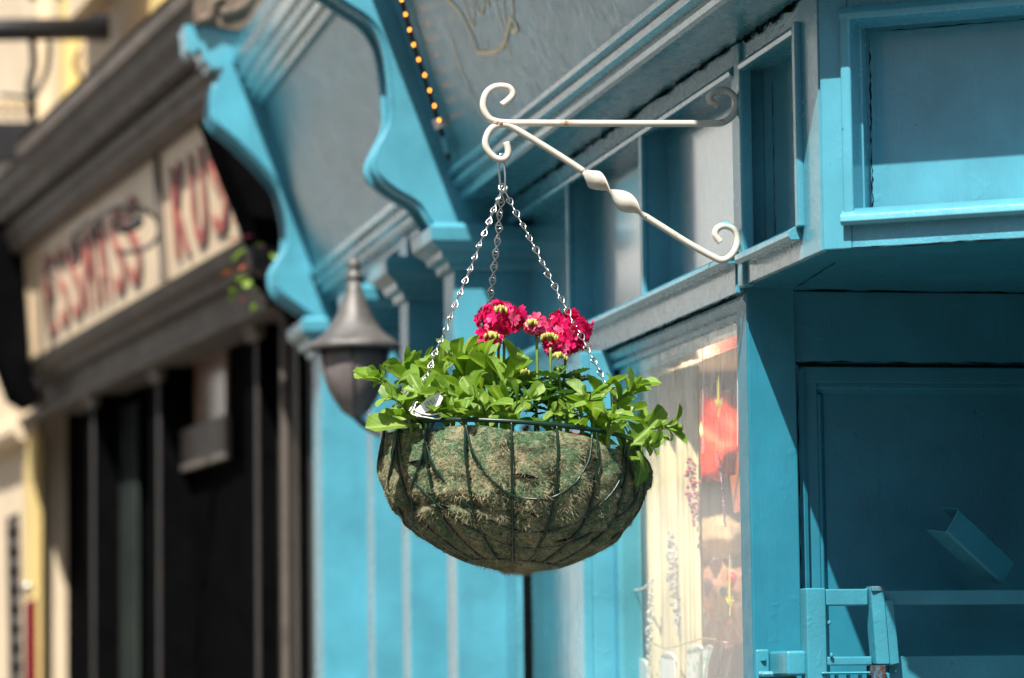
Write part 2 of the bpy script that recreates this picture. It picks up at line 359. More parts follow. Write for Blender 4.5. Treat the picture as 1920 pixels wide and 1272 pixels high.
# cornice
P('cornice', MB().sweep([(0, 1.5), kx, kb], [(-.05, 2.5575), (.083, 2.5575), (.087, 2.562), (.087, 2.571), (.080, 2.574), (.085, 2.578), (.098, 2.583), (.101, 2.589), (.094, 2.592), (.096, 2.596), (.108, 2.601), (.110, 2.608), (.100, 2.612), (-.05, 2.612)]), blueh, 0)
UPC = [(.20, 2.972), (.246, 2.972), (.250, 2.985), (.262, 2.99), (.264, 3.005), (.274, 3.01), (.276, 3.03), (.286, 3.035), (.290, 3.06), (.30, 3.07), (.30, 3.10), (.0, 3.12), (.0, 2.99)]
P('upper_cornice', MB().sweep([(0, 3.06), kx, kb], UPC), blueh, 0)
# the street window
P('window_head', MB().sweep([(.012, .80), (.012, -.002)], [(-.06, 2.176), (-.016, 2.176), (-.012, 2.182), (-.014, 2.190), (-.004, 2.192), (-.001, 2.199), (-.006, 2.203), (-.001, 2.206), (.004, 2.213), (.002, 2.219), (-.06, 2.2205)]), blueh, 0)
crack('open_joint', shop, (.0035, .0, 2.2205), (.0035, .78, 2.2205), (0, 0, 1), .0022, 50)
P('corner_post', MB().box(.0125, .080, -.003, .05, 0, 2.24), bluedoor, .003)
P('glass', MB().add([(.020, .03, .7), (.020, .76, .7), (.020, .76, 2.19), (.020, .03, 2.19)], [(0, 1, 2, 3)]), glass, 0)
P('window_stile', MB().box(.012, .05, .755, .80, .6, 2.178), blue)
P('window_base', MB().box(.01, .06, .02, 1.5, 0, .72), blue)
P('mullion', MB().box(-.032, .06, .80, .858, .1, 2.221), blue, .003)
P('mullion_bead', MB().box(-.020, .02, .785, .80, .1, 2.2215), blue, .003)
P('side_light', MB().add([(.004, .85, .7), (.004, 1.4, .7), (.004, 1.4, 2.2), (.004, .85, 2.2)], [(0, 1, 2, 3)]), tealglass, 0)
P('side_light_back', MB().box(.03, .05, .86, 1.5, .1, 2.2), bluef, 0)
P('side_light_head', MB().box(-.004, .05, .859, 1.5, 2.15, 2.2215), blueh)
P('gap_strip', MB().box(-.002, .03, 1.385, 1.40, .1, 2.15), darkgap, 0)
P('door_jamb', MB().box(-.012, .04, 1.40, 1.5, .1, 2.15), blue)
# pilasters with stepped capitals
for (y0, y1, ww) in ((1.5, 1.60, .098), (1.97, 2.06, .098), (2.42, 2.50, .092), (3.03, 3.16, .104)):
    P('pilaster', MB().box(-ww, .12, y0, y1, 0, 2.46), blue, .004)
    P('capital', MB().sweep([(.05, y1), (-ww, y1), (-ww, y0), (.05, y0)],
      [(-.03, 2.432), (.006, 2.432), (.010, 2.436), (.012, 2.446), (.024, 2.452), (.028, 2.464), (.040, 2.472), (.048, 2.480), (.050, 2.503), (.040, 2.512), (-.03, 2.512)]), blue, .0012)
    P('pilaster_head', MB().box(-ww, .12, y0 + .002, y1 - .002, 2.45, 2.56), blue, .002)
P('bay_wall', MB().box(.02, .1, 1.55, 3.25, 0, 2.56), blue, 0)
P('bay_soffit', MB().box(-.095, .1, 1.6, 3.03, 2.545, 2.56), blue, 0)
P('lower_cornice', MB().sweep([(0, 3.0), (0, 1.6)], [(-.05, 2.5605), (.105, 2.5605), (.112, 2.567), (.112, 2.576), (.122, 2.580), (.124, 2.59), (.118, 2.594), (.132, 2.602), (.135, 2.612), (.120, 2.62), (-.05, 2.62)]), blueh, 0)
P('backing_wall', MB().box(.0, .12, -.3, 3.25, 2.56, 3.12), blue, 0)
# scrolled corbels
zf = 1.927
C2 = [(560, -70), (590, 0), (680, 60), (730, 130), (755, 230), (770, 400), (755, 470), (720, 540), (705, 590), (720, 630), (780, 680), (860, 730), (900, 790), (930, 830)]
C1 = [(10, -10), (12, 110), (20, 180), (45, 195), (62, 170), (80, 200), (78, 222), (100, 226), (104, 246), (155, 245), (128, 300), (120, 340), (118, 400), (130, 440), (200, 500), (300, 600), (350, 660), (370, 700), (392, 790), (395, 860), (385, 905), (352, 960), (345, 990), (360, 1050), (440, 1110), (480, 1140), (500, 1170), (530, 1190)]
for pts, yv, dw, rng in ((C2, 1.5, .10, (0, 99)), (C1, 3.0, .11, (9, 99))):
    ps = [onY(yv, 340 + a / zf, b / zf) for a, b in pts]
    if pts is C2:
        t = ps[0]; ps = [V((-.40, yv, 3.12)), V((-.395, yv, 3.06)), V((-.345, yv, 3.04)), V((-.36, yv, 3.0)), V((-.35, yv, 2.955))] + ps[1:]
        fine = ps[:3] + [V(p) for p in spline(ps[3:], 4)]
    else:
        fine = ps[:10] + [V(p) for p in spline(ps[10:], 3)]
        fine[0] = V((fine[1].x - .002, yv, 3.15))
    for p in fine: p.y = yv
    out = fine + [V((.0, yv, fine[-1].z)), V((.0, yv, fine[0].z))]
    c = P('corbel', MB().prism(out, (0, 0, 0), (0, dw, 0)), blue, 0)
    edge = [p for p in fine if p.z < 3.05]
    eb = MB()
    eb.tube([p + V((-.003, .012, -.001)) for p in edge], .0065, 6); eb.tube([p + V((-.003, dw - .012, -.001)) for p in edge], .0065, 6)
    eb.build('edge_bead', blueh, c, smooth=True)
# carved brown ornament in the head of the far corbel
o1 = onY(2.985, 415, 36)
cv = MB(); cv.prism([onY(2.999, *p) for p in ((362, -30), (362, 48), (400, 50), (425, 58), (450, 60), (500, -30))], (0, 0, 0), (0, -.02, 0))
cv.tube(spline([onY(2.975, *p) for p in ((372, 40), (392, 30), (398, 8), (420, -4), (432, 14), (415, 26), (455, 12), (480, -20))], 5), .011, 8)
cv.build('carved_ornament', brown, shop)

# ------------------------------------------------------------------ entrance: door wall, door
H = lambda *a: MB().box(*a, f=D)
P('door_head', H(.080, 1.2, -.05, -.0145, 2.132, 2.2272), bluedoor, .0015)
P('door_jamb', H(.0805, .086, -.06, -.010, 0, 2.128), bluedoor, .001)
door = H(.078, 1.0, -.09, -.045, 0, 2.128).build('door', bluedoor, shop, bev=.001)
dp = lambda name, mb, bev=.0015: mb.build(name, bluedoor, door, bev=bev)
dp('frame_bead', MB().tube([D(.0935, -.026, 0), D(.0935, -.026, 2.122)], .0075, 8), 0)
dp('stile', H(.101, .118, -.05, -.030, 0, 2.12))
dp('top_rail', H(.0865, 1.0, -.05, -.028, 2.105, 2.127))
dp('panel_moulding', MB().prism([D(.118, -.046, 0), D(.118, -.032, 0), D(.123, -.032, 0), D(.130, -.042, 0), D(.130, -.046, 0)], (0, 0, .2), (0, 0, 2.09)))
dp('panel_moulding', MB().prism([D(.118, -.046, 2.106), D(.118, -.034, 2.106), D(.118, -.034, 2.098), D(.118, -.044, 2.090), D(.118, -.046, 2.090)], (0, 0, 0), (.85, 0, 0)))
crack('open_joint', shop, D(.0835, -.0095, 1.2), D(.0835, -.0095, 2.125), (1, 0, 0), .0018, 40)
crack('open_joint', shop, D(.088, -.0135, 2.1315), D(.9, -.0135, 2.1315), (0, 0, 1), .0016, 40)

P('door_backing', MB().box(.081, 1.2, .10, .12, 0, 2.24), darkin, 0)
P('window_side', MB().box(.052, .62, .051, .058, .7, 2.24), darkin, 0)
P('added_shade_wall', MB().box(.56, .68, -.70, .05, 0, 2.227), bluedoor, 0)  # unseen wall added right of the door to block sky and darken the recess
# ------------------------------------------------------------------ sign boards
def slant(yv, w0, z0, w1, z1, x, y, lift=0):
    n = V((-(z1 - z0), 0, -(w1 - w0))).normalized(); p0 = V((-w0, yv, z0)) + n * lift
    return on(p0, n, x, y)
sg = thing('shop_sign', 'blue grey slanted fascia board with faded gold script above the shop window', 'sign', (-.1, .5, 2.61))
BW = (.103, 2.612, .232, 2.985)
MB().sweep([(0, 1.5), kx, kb], [(.0, 2.613), (BW[0], 2.613), (BW[2], BW[3]), (.0, BW[3])]).build('board', bluesign, sg)
z7 = 4.24
strokes = [([(730, -60), (760, 5), (820, 60), (880, 140), (930, 240), (975, 345), (1000, 412), (1090, 420), (1160, 398), (1212, 335), (1232, 255), (1262, 150), (1285, 175), (1312, 222), (1280, 252), (1262, 232)], .0042),
           ([(790, 310), (850, 500), (905, 640), (985, 820), (1075, 965)], .0024), ([(880, -20), (915, 100), (960, 215), (965, 120), (950, 10)], .0022),
           ([(965, -20), (985, 50), (1025, 118), (1045, 40), (1050, -20)], .0026), ([(1075, -20), (1085, 70)], .003), ([(1130, -10), (1165, 120), (1200, 240), (1270, 470)], .002),
           ([(1195, -20), (1205, 100), (1225, 200)], .0026), ([(1268, -20), (1278, 130)], .0028)]
for st, r in strokes:
    pp = spline([slant(0, *BW, 660 + a / z7, b / z7, .0012) for a, b in st], 8)
    rib = MB(); bnv = V((-(BW[3] - BW[1]), 0, -(BW[2] - BW[0]))).normalized()
    for i, p in enumerate(pp):
        tv = (pp[min(i + 1, len(pp) - 1)] - pp[max(i - 1, 0)]).normalized(); sv = bnv.cross(tv); rib.v += [p - sv * r, p + sv * r]
    rib.f += [(2 * i, 2 * i + 1, 2 * i + 3, 2 * i + 2) for i in range(len(pp) - 1)]
    rib.build('gold_stroke', gold, sg)
sg2 = thing('shop_sign', 'plain weathered slanted sign board between the two blue scrolled corbels', 'sign', (-.1, 2.3, 2.61))
MB().sweep([(0, 3.0), (0, 1.6)], [(.0, 2.621), (.124, 2.621), (.236, 2.985), (.0, 2.985)]).build('board', bluesign, sg2)
MB().sweep([(0, 1.70), (0, 1.60)], [(.0, 2.6215), (.127, 2.6215), (.238, 2.972), (.0, 2.972)]).build('border', blueh, sg2)

# ------------------------------------------------------------------ string of lights at the end of the main board
strl = thing('string_lights', 'string of small warm lit bulbs on a dark cable beside the blue corbel', 'lights', tuple(onY(1.46, 838, 285)))
cable = [slant(0, *BW, x, y, .010) for x, y in ((738, -60), (753, 0), (775, 80), (800, 160), (823, 232), (836, 272), (842, 300))]
MB().tube(spline(cable, 5), .0042, 6).build('cable', iron, strl)
for a, b in ((360, -120), (395, 0), (425, 115), (457, 237), (490, 357), (530, 475), (578, 598), (617, 720), (655, 842), (693, 957)):
    p = slant(0, *BW, 660 + a / z7, b / z7, .016)
    bl = MB().lathe(p, [(.0005, -.0026), (.0015, -.0016), (.0018, 0), (.0014, .0016), (.0005, .0026)], 10).build('bulb', bulbm, strl, smooth=True)
    MB().lathe(p + V((.004, .004, .0)), [(.003, -.003), (.003, .003)], 8).build('socket', iron, bl)
MB().tube([slant(0, *BW, 822, 222, .009), slant(0, *BW, 828, 240, .009)], .012, 8).build('clip', tagm, strl)
MB().tube([slant(0, *BW, 833, 258, .012), slant(0, *BW, 840, 285, .012)], .008, 8).build('end_cap', bluetouch, strl)

# ------------------------------------------------------------------ wrought bracket
YB = -.033
br = thing('wall_bracket', 'white painted wrought iron bracket with scrolled ends and twisted brace', 'bracket', tuple(onY(YB, 1385, 330)))
arm = [(941, 197), (952, 189), (961, 178), (956, 166), (943, 162), (926, 164), (912, 175), (906, 193), (908, 208), (917, 222), (930, 228), (943, 230), (960, 231)]
armr = [(1310, 232), (1330, 232), (1355, 230), (1374, 216), (1381, 193), (1371, 175), (1355, 169), (1336, 175), (1330, 187), (1346, 199)]
mk = lambda pts, n: spline([onY(YB, *p) for p in pts], n)
MB().tube(mk(arm, 6) + mk([(1000, 231), (1100, 231.5), (1200, 232)], 2) + mk(armr, 6), .0046, 10).build('arm', whitepaint, br, smooth=True)
hook = [(949, 267), (953, 283), (950, 294), (941, 299), (928, 296), (915, 283), (910, 268), (915, 250), (926, 238), (941, 234), (955, 236), (970, 244), (1000, 262), (1050, 293), (1096, 323)]
pa = mk(hook, 5)
MB().tube(pa, .0046, 10).build('brace', whitepaint, br, smooth=True)
TW0 = -.754
tw0, tw1 = onY(YB, 1094, 322), onY(YB, 1212, 408)
tp = [tw0.lerp(tw1, i / 40) for i in range(41)]
MB().tube(tp, .01, 12, flat=[(.0046 + .0086 * min(1, 6 * i / 40, 6 * (1 - i / 40)), .0046 - .0024 * min(1, 6 * i / 40, 6 * (1 - i / 40))) for i in range(41)], roll=[TW0 + 2 * math.pi * i / 40 for i in range(41)]).build('twisted_bar', whitepaint, br, smooth=True)
tail = [(1210, 406), (1250, 431), (1290, 456), (1335, 481), (1355, 488), (1374, 476), (1383, 453), (1378, 433), (1361, 424), (1346, 428), (1341, 440), (1351, 455)]
MB().tube(mk(tail, 6), .0046, 10).build('brace', whitepaint, br, smooth=True)
MB().tube(mk([(1344, 431), (1350, 425.5), (1361, 422.5), (1372, 427)], 5), .0043, 8).build('blue_splash', bluetouch, br, smooth=True)
wr = rustpaint('rusty_weld', (.60, .52, .42), (.22, .09, .03), .38, .55, .6, 90)
for wx, wy in ((930, 230.5), (938, 232.5)): MB().lathe(onY(YB, wx, wy), [(.0012, -.004), (.0052, -.0024), (.0056, .001), (.0012, .004)], 10).build('weld', wr, br, smooth=True)
MB().tube([onY(YB, 1381, 193) + V((.0, 0, 0)), onY(YB, 1381, 193) + V((.012, 0, 0))], .0035, 8).build('screw', iron, br, smooth=True)
MB().tube([onY(YB, 1383, 453) + V((.0, 0, 0)), onY(YB, 1383, 453) + V((.012, 0, 0))], .0035, 8).build('screw', iron, br, smooth=True)

# ------------------------------------------------------------------ hanging basket
FH = V((math.sin(PSI), math.cos(PSI), 0))
BC = V((-.312, -.017, 2.020))
def bk(x, y, z): return BC + R0 * x + FH * y + V((0, 0, z - .072 * x - .055 * y))
bas = thing('hanging_basket', 'round wire hanging basket with shaggy green and brown wool liner on three chains', 'basket', tuple(bk(0, 0, -.17)))
PROF = [(.0, .167), (-.02, .168), (-.05, .162), (-.085, .152), (-.11, .137), (-.13, .113), (-.148, .08), (-.162, .045), (-.168, .015)]
def prad(z):
    for (z0, r0), (z1, r1) in zip(PROF, PROF[1:]):
        if z >= z1: t = (z0 - z) / (z0 - z1); return r0 + (r1 - r0) * t
    return .015
RIB = [math.radians(-100 + 20 * k) for k in range(18)]        # angle from the camera side; 0 faces the camera
def polar(t, r, z): return bk(math.sin(t) * r, -math.cos(t) * r, z)
from mathutils import noise as mn
lb = MB(); NT, NZ = 216, 44
zs = []
for i in range(NZ + 1):
    s = i / NZ; zs.append(-.168 * (1 - (1 - s) ** 1.25) if s < 1 else -.168)
def liner_r(t, z):
    r = prad(z); ph = (t - RIB[0]) / math.radians(20) % 1.0
    k = max(.15, min(1, r / .13)); low = .35 + .65 * min(1, -z / .06)
    bul = (abs(math.sin(math.pi * ph)) ** .6) * .0135 * k * low - .0035
    p = V((math.cos(t) * 9, math.sin(t) * 9, z * 60))
    bul += .0045 * mn.noise(p * .4) + .0034 * mn.noise(p * 1.1 + V((5, 5, 5))) + .0022 * mn.noise(p * 3) + .0012 * mn.noise(p * 7) - .008 * math.exp(-((z + .108 + .014 * math.sin(2 * t)) / .006) ** 2)
    if z > -.05: bul += .004 * math.sin(3 * t + 1) * (1 + z / .05) + .004 * math.exp(-((t - math.radians(92)) / .22) ** 2)
    if -.075 < z < -.01: bul += .006 * math.exp(-((t - math.radians(95)) / .2) ** 2) * math.exp(-((z + .03) / .03) ** 2)
    return r + bul
def rimz(t): return .008 * mn.noise(V((math.cos(t) * 2.2, math.sin(t) * 2.2, 3))) - .003 - .006 * math.exp(-((t - math.radians(8)) / .25) ** 2) - .008 * math.exp(-((t - math.radians(50)) / .2) ** 2)
for i, z in enumerate(zs):
    for j in range(NT):
        t = 2 * math.pi * j / NT - math.pi; zz = z + rimz(t) * (1 - min(1, -z / .06)); lb.v.append(polar(t, liner_r(t, zz), zz))
for i in range(NZ):
    for j in range(NT): lb.f.append((i * NT + j, i * NT + (j + 1) % NT, (i + 1) * NT + (j + 1) % NT, (i + 1) * NT + j))
lb.f.append(tuple(NZ * NT + j for j in range(NT)))
k0 = len(lb.v)                                  # inner lip gives the felt its thickness
for dz, dr in ((.0015, -.004), (-.03, -.009)):
    for j in range(NT):
        t = 2 * math.pi * j / NT - math.pi; zz = rimz(t); lb.v.append(polar(t, liner_r(t, zz) + dr, zz + dz))
for j in range(NT):
    j2 = (j + 1) % NT; lb.f.append((j, k0 + j, k0 + j2, j2)); lb.f.append((k0 + j, k0 + NT + j, k0 + NT + j2, k0 + j2))
liner = lb.build('liner', liner_m, bas, smooth=True)
fb = MB(); rnd = random.Random(3)
for i in range(30000):
    t = rnd.uniform(-1.75, 1.75) if i % 6 else rnd.uniform(-3.14, 3.14); z = -.166 * rnd.random() ** .8 - .004
    r = liner_r(t, z) - .001; p = polar(t, r, z); nrm = (polar(t, r + .01, z - .003) - p).normalized(); tg = V((rnd.uniform(-1, 1), rnd.uniform(-1, 1), rnd.uniform(-1, .6)))
    tg = (tg - nrm * tg.dot(nrm)).normalized(); ln = rnd.uniform(.0025, .008) * (1.7 if i % 17 == 0 else 1); sd = nrm.cross(tg) * rnd.uniform(.00008, .00017)
    m1 = p + tg * ln * .5 + nrm * ln * rnd.uniform(.15, .5); e = p + tg * ln + nrm * ln * rnd.uniform(.0, .75)
    fb.add([p - sd, p + sd, m1 + sd, m1 - sd, e], [(0, 1, 2, 3), (3, 2, 4)])
fo = fb.build('fibres', fibre_m, liner); fo['kind'] = 'stuff'
for (t, z, wv, sl_) in ((-44, -.047, .034, .1), (6, -.062, .03, -.12), (12, -.108, .028, -.22), (57, -.06, .018, -.1), (-36, -.103, .026, 0), (33, -.132, .03, .15)):
    t = math.radians(t); mb = MB(); up = []; dn = []
    for i in range(9):
        s = i / 8 - .5; tt = t + s * wv / .15; zz = z + sl_ * s * wv + rnd.uniform(-.0006, .0006); h = .0026 * (1 - (2 * s) ** 2)
        rr = liner_r(tt, zz) + .0022; up.append(polar(tt, rr, zz + h)); dn.append(polar(tt, rr, zz - h))
    for i in range(8): mb.add([up[i], up[i + 1], dn[i + 1], dn[i]], [(0, 1, 2, 3)])
    mb.build('planting_slit', darkgap, liner)
RW = .1665
MB().tube([polar(2 * math.pi * j / 96, RW, .006) for j in range(96)], .0031, 8, True).build('rim', greenwire, bas, smooth=True)
MB().tube([polar(2 * math.pi * j / 60, prad(-.158) + .004, -.158) for j in range(60)], .0016, 6, True).build('base_ring', greenwire, bas, smooth=True)
for t in RIB:
    pts = [polar(t, RW, .006), polar(t, RW + .003, -.012)] + [polar(t, prad(-z) + .0045, -z) for z in (.03, .05, .07, .09, .11, .125, .138, .15, .158)]
    MB().tube(spline(pts, 3), .0019, 6).build('rib', greenwire, bas, smooth=True)
for c0 in (0, 120, 240):
    for a0, a1, dp_ in ((-20.5, 38, .094), (-43, 61, .132), (-62, 84, .149)):
        pts = []
        for i in range(19):
            s = i / 18; e = abs(2 * s - 1); a = math.radians(c0 + a0 + (a1 - a0) * s); z = -dp_ * (1 - e ** 2.6) ** .75
            pts.append(polar(a, (RW if i in (0, 18) else max(prad(z) + .008, liner_r(a, z + .005) + .0006)), z + .005))
        MB().tube(spline(pts, 3), .0017, 6).build('hoop', greenwire, bas, smooth=True)
sb = MB().lathe((0, 0, 0), [(.164, -.02), (.155, -.008), (.12, .004), (.06, .012), (.01, .014)], 40, lambda t, i: 1 + .02 * math.sin(5 * t + i))
sb.v = [bk(v.x, v.y, v.z - .012) for v in sb.v]
sb.build('soil', soilm, bas, smooth=True)
APEX = onY(-.017, 943, 352); RING = onY(YB, 942, 299)
# elongated hook over the bracket
hk = spline([RING + V(p) for p in ((.006, .003, -.004), (.004, 0, .005), (-.003, -.002, .006), (-.0055, -.001, -.004), (-.004, 0, -.02), (-.003, 0, -.036), (0, 0, -.041), (.003, 0, -.036), (.0035, 0, -.02), (.002, .002, -.004))], 5)
MB().tube(hk, .0013, 8).build('hook', zinc, bas, smooth=True)
MB().tube([APEX + V((math.cos(a) * .0055, math.sin(a) * .003, math.sin(a) * .0055)) for a in [k * math.pi / 8 for k in range(16)]], .0013, 6, True).build('top_ring', zinc, bas, smooth=True)
lm = MB(); lp = []
for i in range(28):
    t = 2 * math.pi * i / 28; x = math.sin(2 * t); c = math.cos(t)
    lp.append(V((.0044 * x * (1 if c > 0 else .25), .0044 * x * (.25 if c > 0 else 1) + .0007 * math.sin(t), .0115 * c)))
lm.tube(lp, .00092, 5, True); LINK = lm.mesh('link', zinc, smooth=True)
RA = {'front left': math.radians(-52), 'front right': math.radians(72), 'back': math.radians(198)}
for nm, a in RA.items():
    end = polar(a, RW, .009)
    c = MB(); tip = end + (APEX - end).normalized() * .02
    side = (APEX - end).cross(V((0, 0, 1))).normalized() * .004
    c.tube(spline([end + V((0, 0, -.006)) + side * .3, end + side + V((0, 0, .004)), tip + side * .6, tip + (APEX - end).normalized() * .006, tip - side * .6, end - side + V((0, 0, .004)), end - side * .2 + V((0, 0, -.005))], 4), .0012, 6)
    ch = c.build('chain', zinc, bas, smooth=True); ch['label'] = 'zinc chain to the %s of the basket rim' % nm
    st = tip + (APEX - end).normalized() * .004; vec = APEX - st; nl = round(vec.length / .0182); q = vec.normalized()
    for i in range(nl):
        o = bpy.data.objects.new('link', LINK); link(o, ch)
        p = st + vec * ((i + .5) / nl) + V((rnd.uniform(-1, 1), rnd.uniform(-1, 1), 0)) * .0006
        qq = (q + V((rnd.uniform(-1, 1), rnd.uniform(-1, 1), 0)) * .06).normalized()
        m4 = qq.to_track_quat('Z', 'X').to_matrix().to_4x4() @ M.Rotation(.5 + rnd.uniform(-.35, .35), 4, 'Z')
        m4.translation = p - wloc(ch); o.matrix_basis = m4
# plant tag and its tie
tg0 = bk(-.118, -.150, .014)
tax = (R0 * .85 + V((0, 0, .52))).normalized(); tup = (V((0, 0, .85)) - R0 * .5 + FH * .2).normalized(); tnm = tax.cross(tup)
tb = MB(); tb.prism([tg0 + tax * a + tup * b for a, b in ((-.005, -.006), (.028, -.0085), (.036, -.003), (.034, .0075), (.026, .0095), (-.003, .003))], tnm * .0, tnm * .0008)
tgo = tb.build('price_tag', tagm, bas); cb = MB()
for i in range(9):
    x = .012 + i * .0016; wv = (.0005, .0003, .0007)[i % 3]
    for sgn in (1, -1): cb.add([tg0 + tax * (x + dx) + tup * dy + tnm * (.0012 if sgn > 0 else -.0004) for dx, dy in ((0, -.004), (wv, -.004), (wv, .004), (0, .004))], [(0, 1, 2, 3)])
cb.build('barcode', inkm, tgo)
MB().tube(spline([tg0 + V(p) for p in ((-.006, 0, .003), (.004, -.004, -.003), (.016, -.006, -.005), (.03, -.006, -.003), (.026, -.006, -.010), (.008, -.006, -.008), (-.008, -.004, -.004), (-.004, 0, .004))], 5), .0009, 6).build('tag_tie', tagm, bas, smooth=True)
MB().tube(spline([polar(math.radians(a), RW + .001, z) for a, z in ((-68, .008), (-78, .0075), (-88, .004), (-95, -.002))], 4), .004, 7).build('rim_clip', tagm, bas, smooth=True)
MB().prism([polar(math.radians(a), liner_r(math.radians(a), -.012) - .006, z) for a, z in ((27, -.018), (27, -.001), (34, -.003), (36, -.018))], (0, 0, 0), FH * .001).build('label_card', redm, bas)

# ------------------------------------------------------------------ plants
def leafmesh(name, ln, wd, curl, fold, mat, tip=.62, tooth=0, nu=9, nv=7):
    mb = MB()
    for i in range(nu + 1):
        s = i / nu; x = math.sin(math.pi * min(1, s ** (.75 if tip > .5 else 1.0))) if False else 0
        prof = (s ** 1.25) * (1 - s) ** .42 * 2.35 if tip > .5 else (s ** .6) * (1 - s) ** .8 * 2.4
        wv = wd * (.10 * (1 - s) + prof * .5) if s < 1 else wd * .02
        if tooth and 0 < i < nu: wv *= 1 + tooth * (1 if i % 2 else -1)
        ang = curl * s * s; px = ln * (s - .18 * abs(curl) * s ** 3); pz = -ln * .5 * curl * s * s + .02 * ln * math.sin(5 * s)
        for j in range(nv):
            q = (j / (nv - 1)) * 2 - 1
            mb.v.append(V((px, q * wv, pz + fold * abs(q) ** 1.4 * wv - (.10 * wv if j == nv // 2 else 0) + .07 * wv * math.sin(7 * s + 3 * q))))
    for i in range(nu):
        for j in range(nv - 1): mb.f.append((i * nv + j, i * nv + j + 1, (i + 1) * nv + j + 1, (i + 1) * nv + j))
    return mb.mesh(name, mat, smooth=True)
LV = [leafmesh('leaf', .066, .036, c, f, leafm) for c, f in ((.3, .35), (.65, .25), (-.25, .4), (.95, .2), (.15, .6))]
LS = [leafmesh('leaf', .034, .020, c, f, leafm) for c, f in ((.3, .5), (-.2, .6), (.7, .3))]
LT = [leafmesh('leaf', .036, .017, c, f, leafd, .3, .16, 12, 5) for c, f in ((.3, .4), (.7, .2), (-.2, .5))]
def put(me, parent, p, d, up, sc=1.0, sy=1.0):
    o = bpy.data.objects.new('leaf', me); link(o, parent); d = V(d).normalized(); up = V(up); up = (up - d * up.dot(d))
    up = up.normalized() if up.length > 1e-4 else d.orthogonal().normalized(); y = up.cross(d)
    m4 = M(((d.x * sc, y.x * sc * sy, up.x * sc, 0), (d.y * sc, y.y * sc * sy, up.y * sc, 0), (d.z * sc, y.z * sc * sy, up.z * sc, 0), (0, 0, 0, 1)))
    m4.translation = V(p) - wloc(parent); o.matrix_basis = m4; return o
def at(x, y, dep): return on(BC + FH * dep, FH, x, y)      # a point on the upright plane through the basket, dep metres behind its centre
def shoot(parent, base, tipp, dep0, dep1, n, sc, seed, lean=None, small=6, mats=LV, smalls=LS):
    r = random.Random(seed); b = at(*base, dep0); e = at(*tipp, dep1); ln = (e - b).length
    mid = b.lerp(e, .5) + V((0, 0, .10 * ln)) + R0 * (.08 * ln * (1 if base[0] > tipp[0] else -1)); pth = spline([b - V((0, 0, .012)), mid, e], 6)
    k = len(pth); MB().tube(pth, [.0034 - .0016 * i / k for i in range(k)], 6).build('stem', stemm, parent, smooth=True)
    a0 = r.uniform(0, 6.28)
    for i in range(n):
        s = .12 + .80 * i / max(1, n - 1); q = s * (k - 1); i0 = int(q); p = pth[i0].lerp(pth[min(i0 + 1, k - 1)], q - i0); ax = (pth[min(i0 + 1, k - 1)] - pth[i0]).normalized()
        a = a0 + i * 2.4 + r.uniform(-.4, .4); o1 = ax.orthogonal().normalized(); o2 = ax.cross(o1); rad = o1 * math.cos(a) + o2 * math.sin(a)
        d = rad * (1.0 - .30 * s) + ax * (.45 + .6 * s) + V((0, 0, .18)); put(r.choice(mats), parent, p, d, ax * 1.0 - rad * .35 + V((0, 0, .3)), sc * r.uniform(.78, 1.12) * (1.1 - .35 * s), r.uniform(.85, 1.15))
    for i in range(small):
        a = a0 + i * 2.4; ax = (pth[-1] - pth[-3]).normalized(); o1 = ax.orthogonal().normalized(); o2 = ax.cross(o1); rad = o1 * math.cos(a) + o2 * math.sin(a)
        put(r.choice(smalls), parent, e - ax * .003 * i, rad * (.5 + .12 * i) + ax * (1.0 - .08 * i), ax - rad * .4, sc * r.uniform(.6, .9))
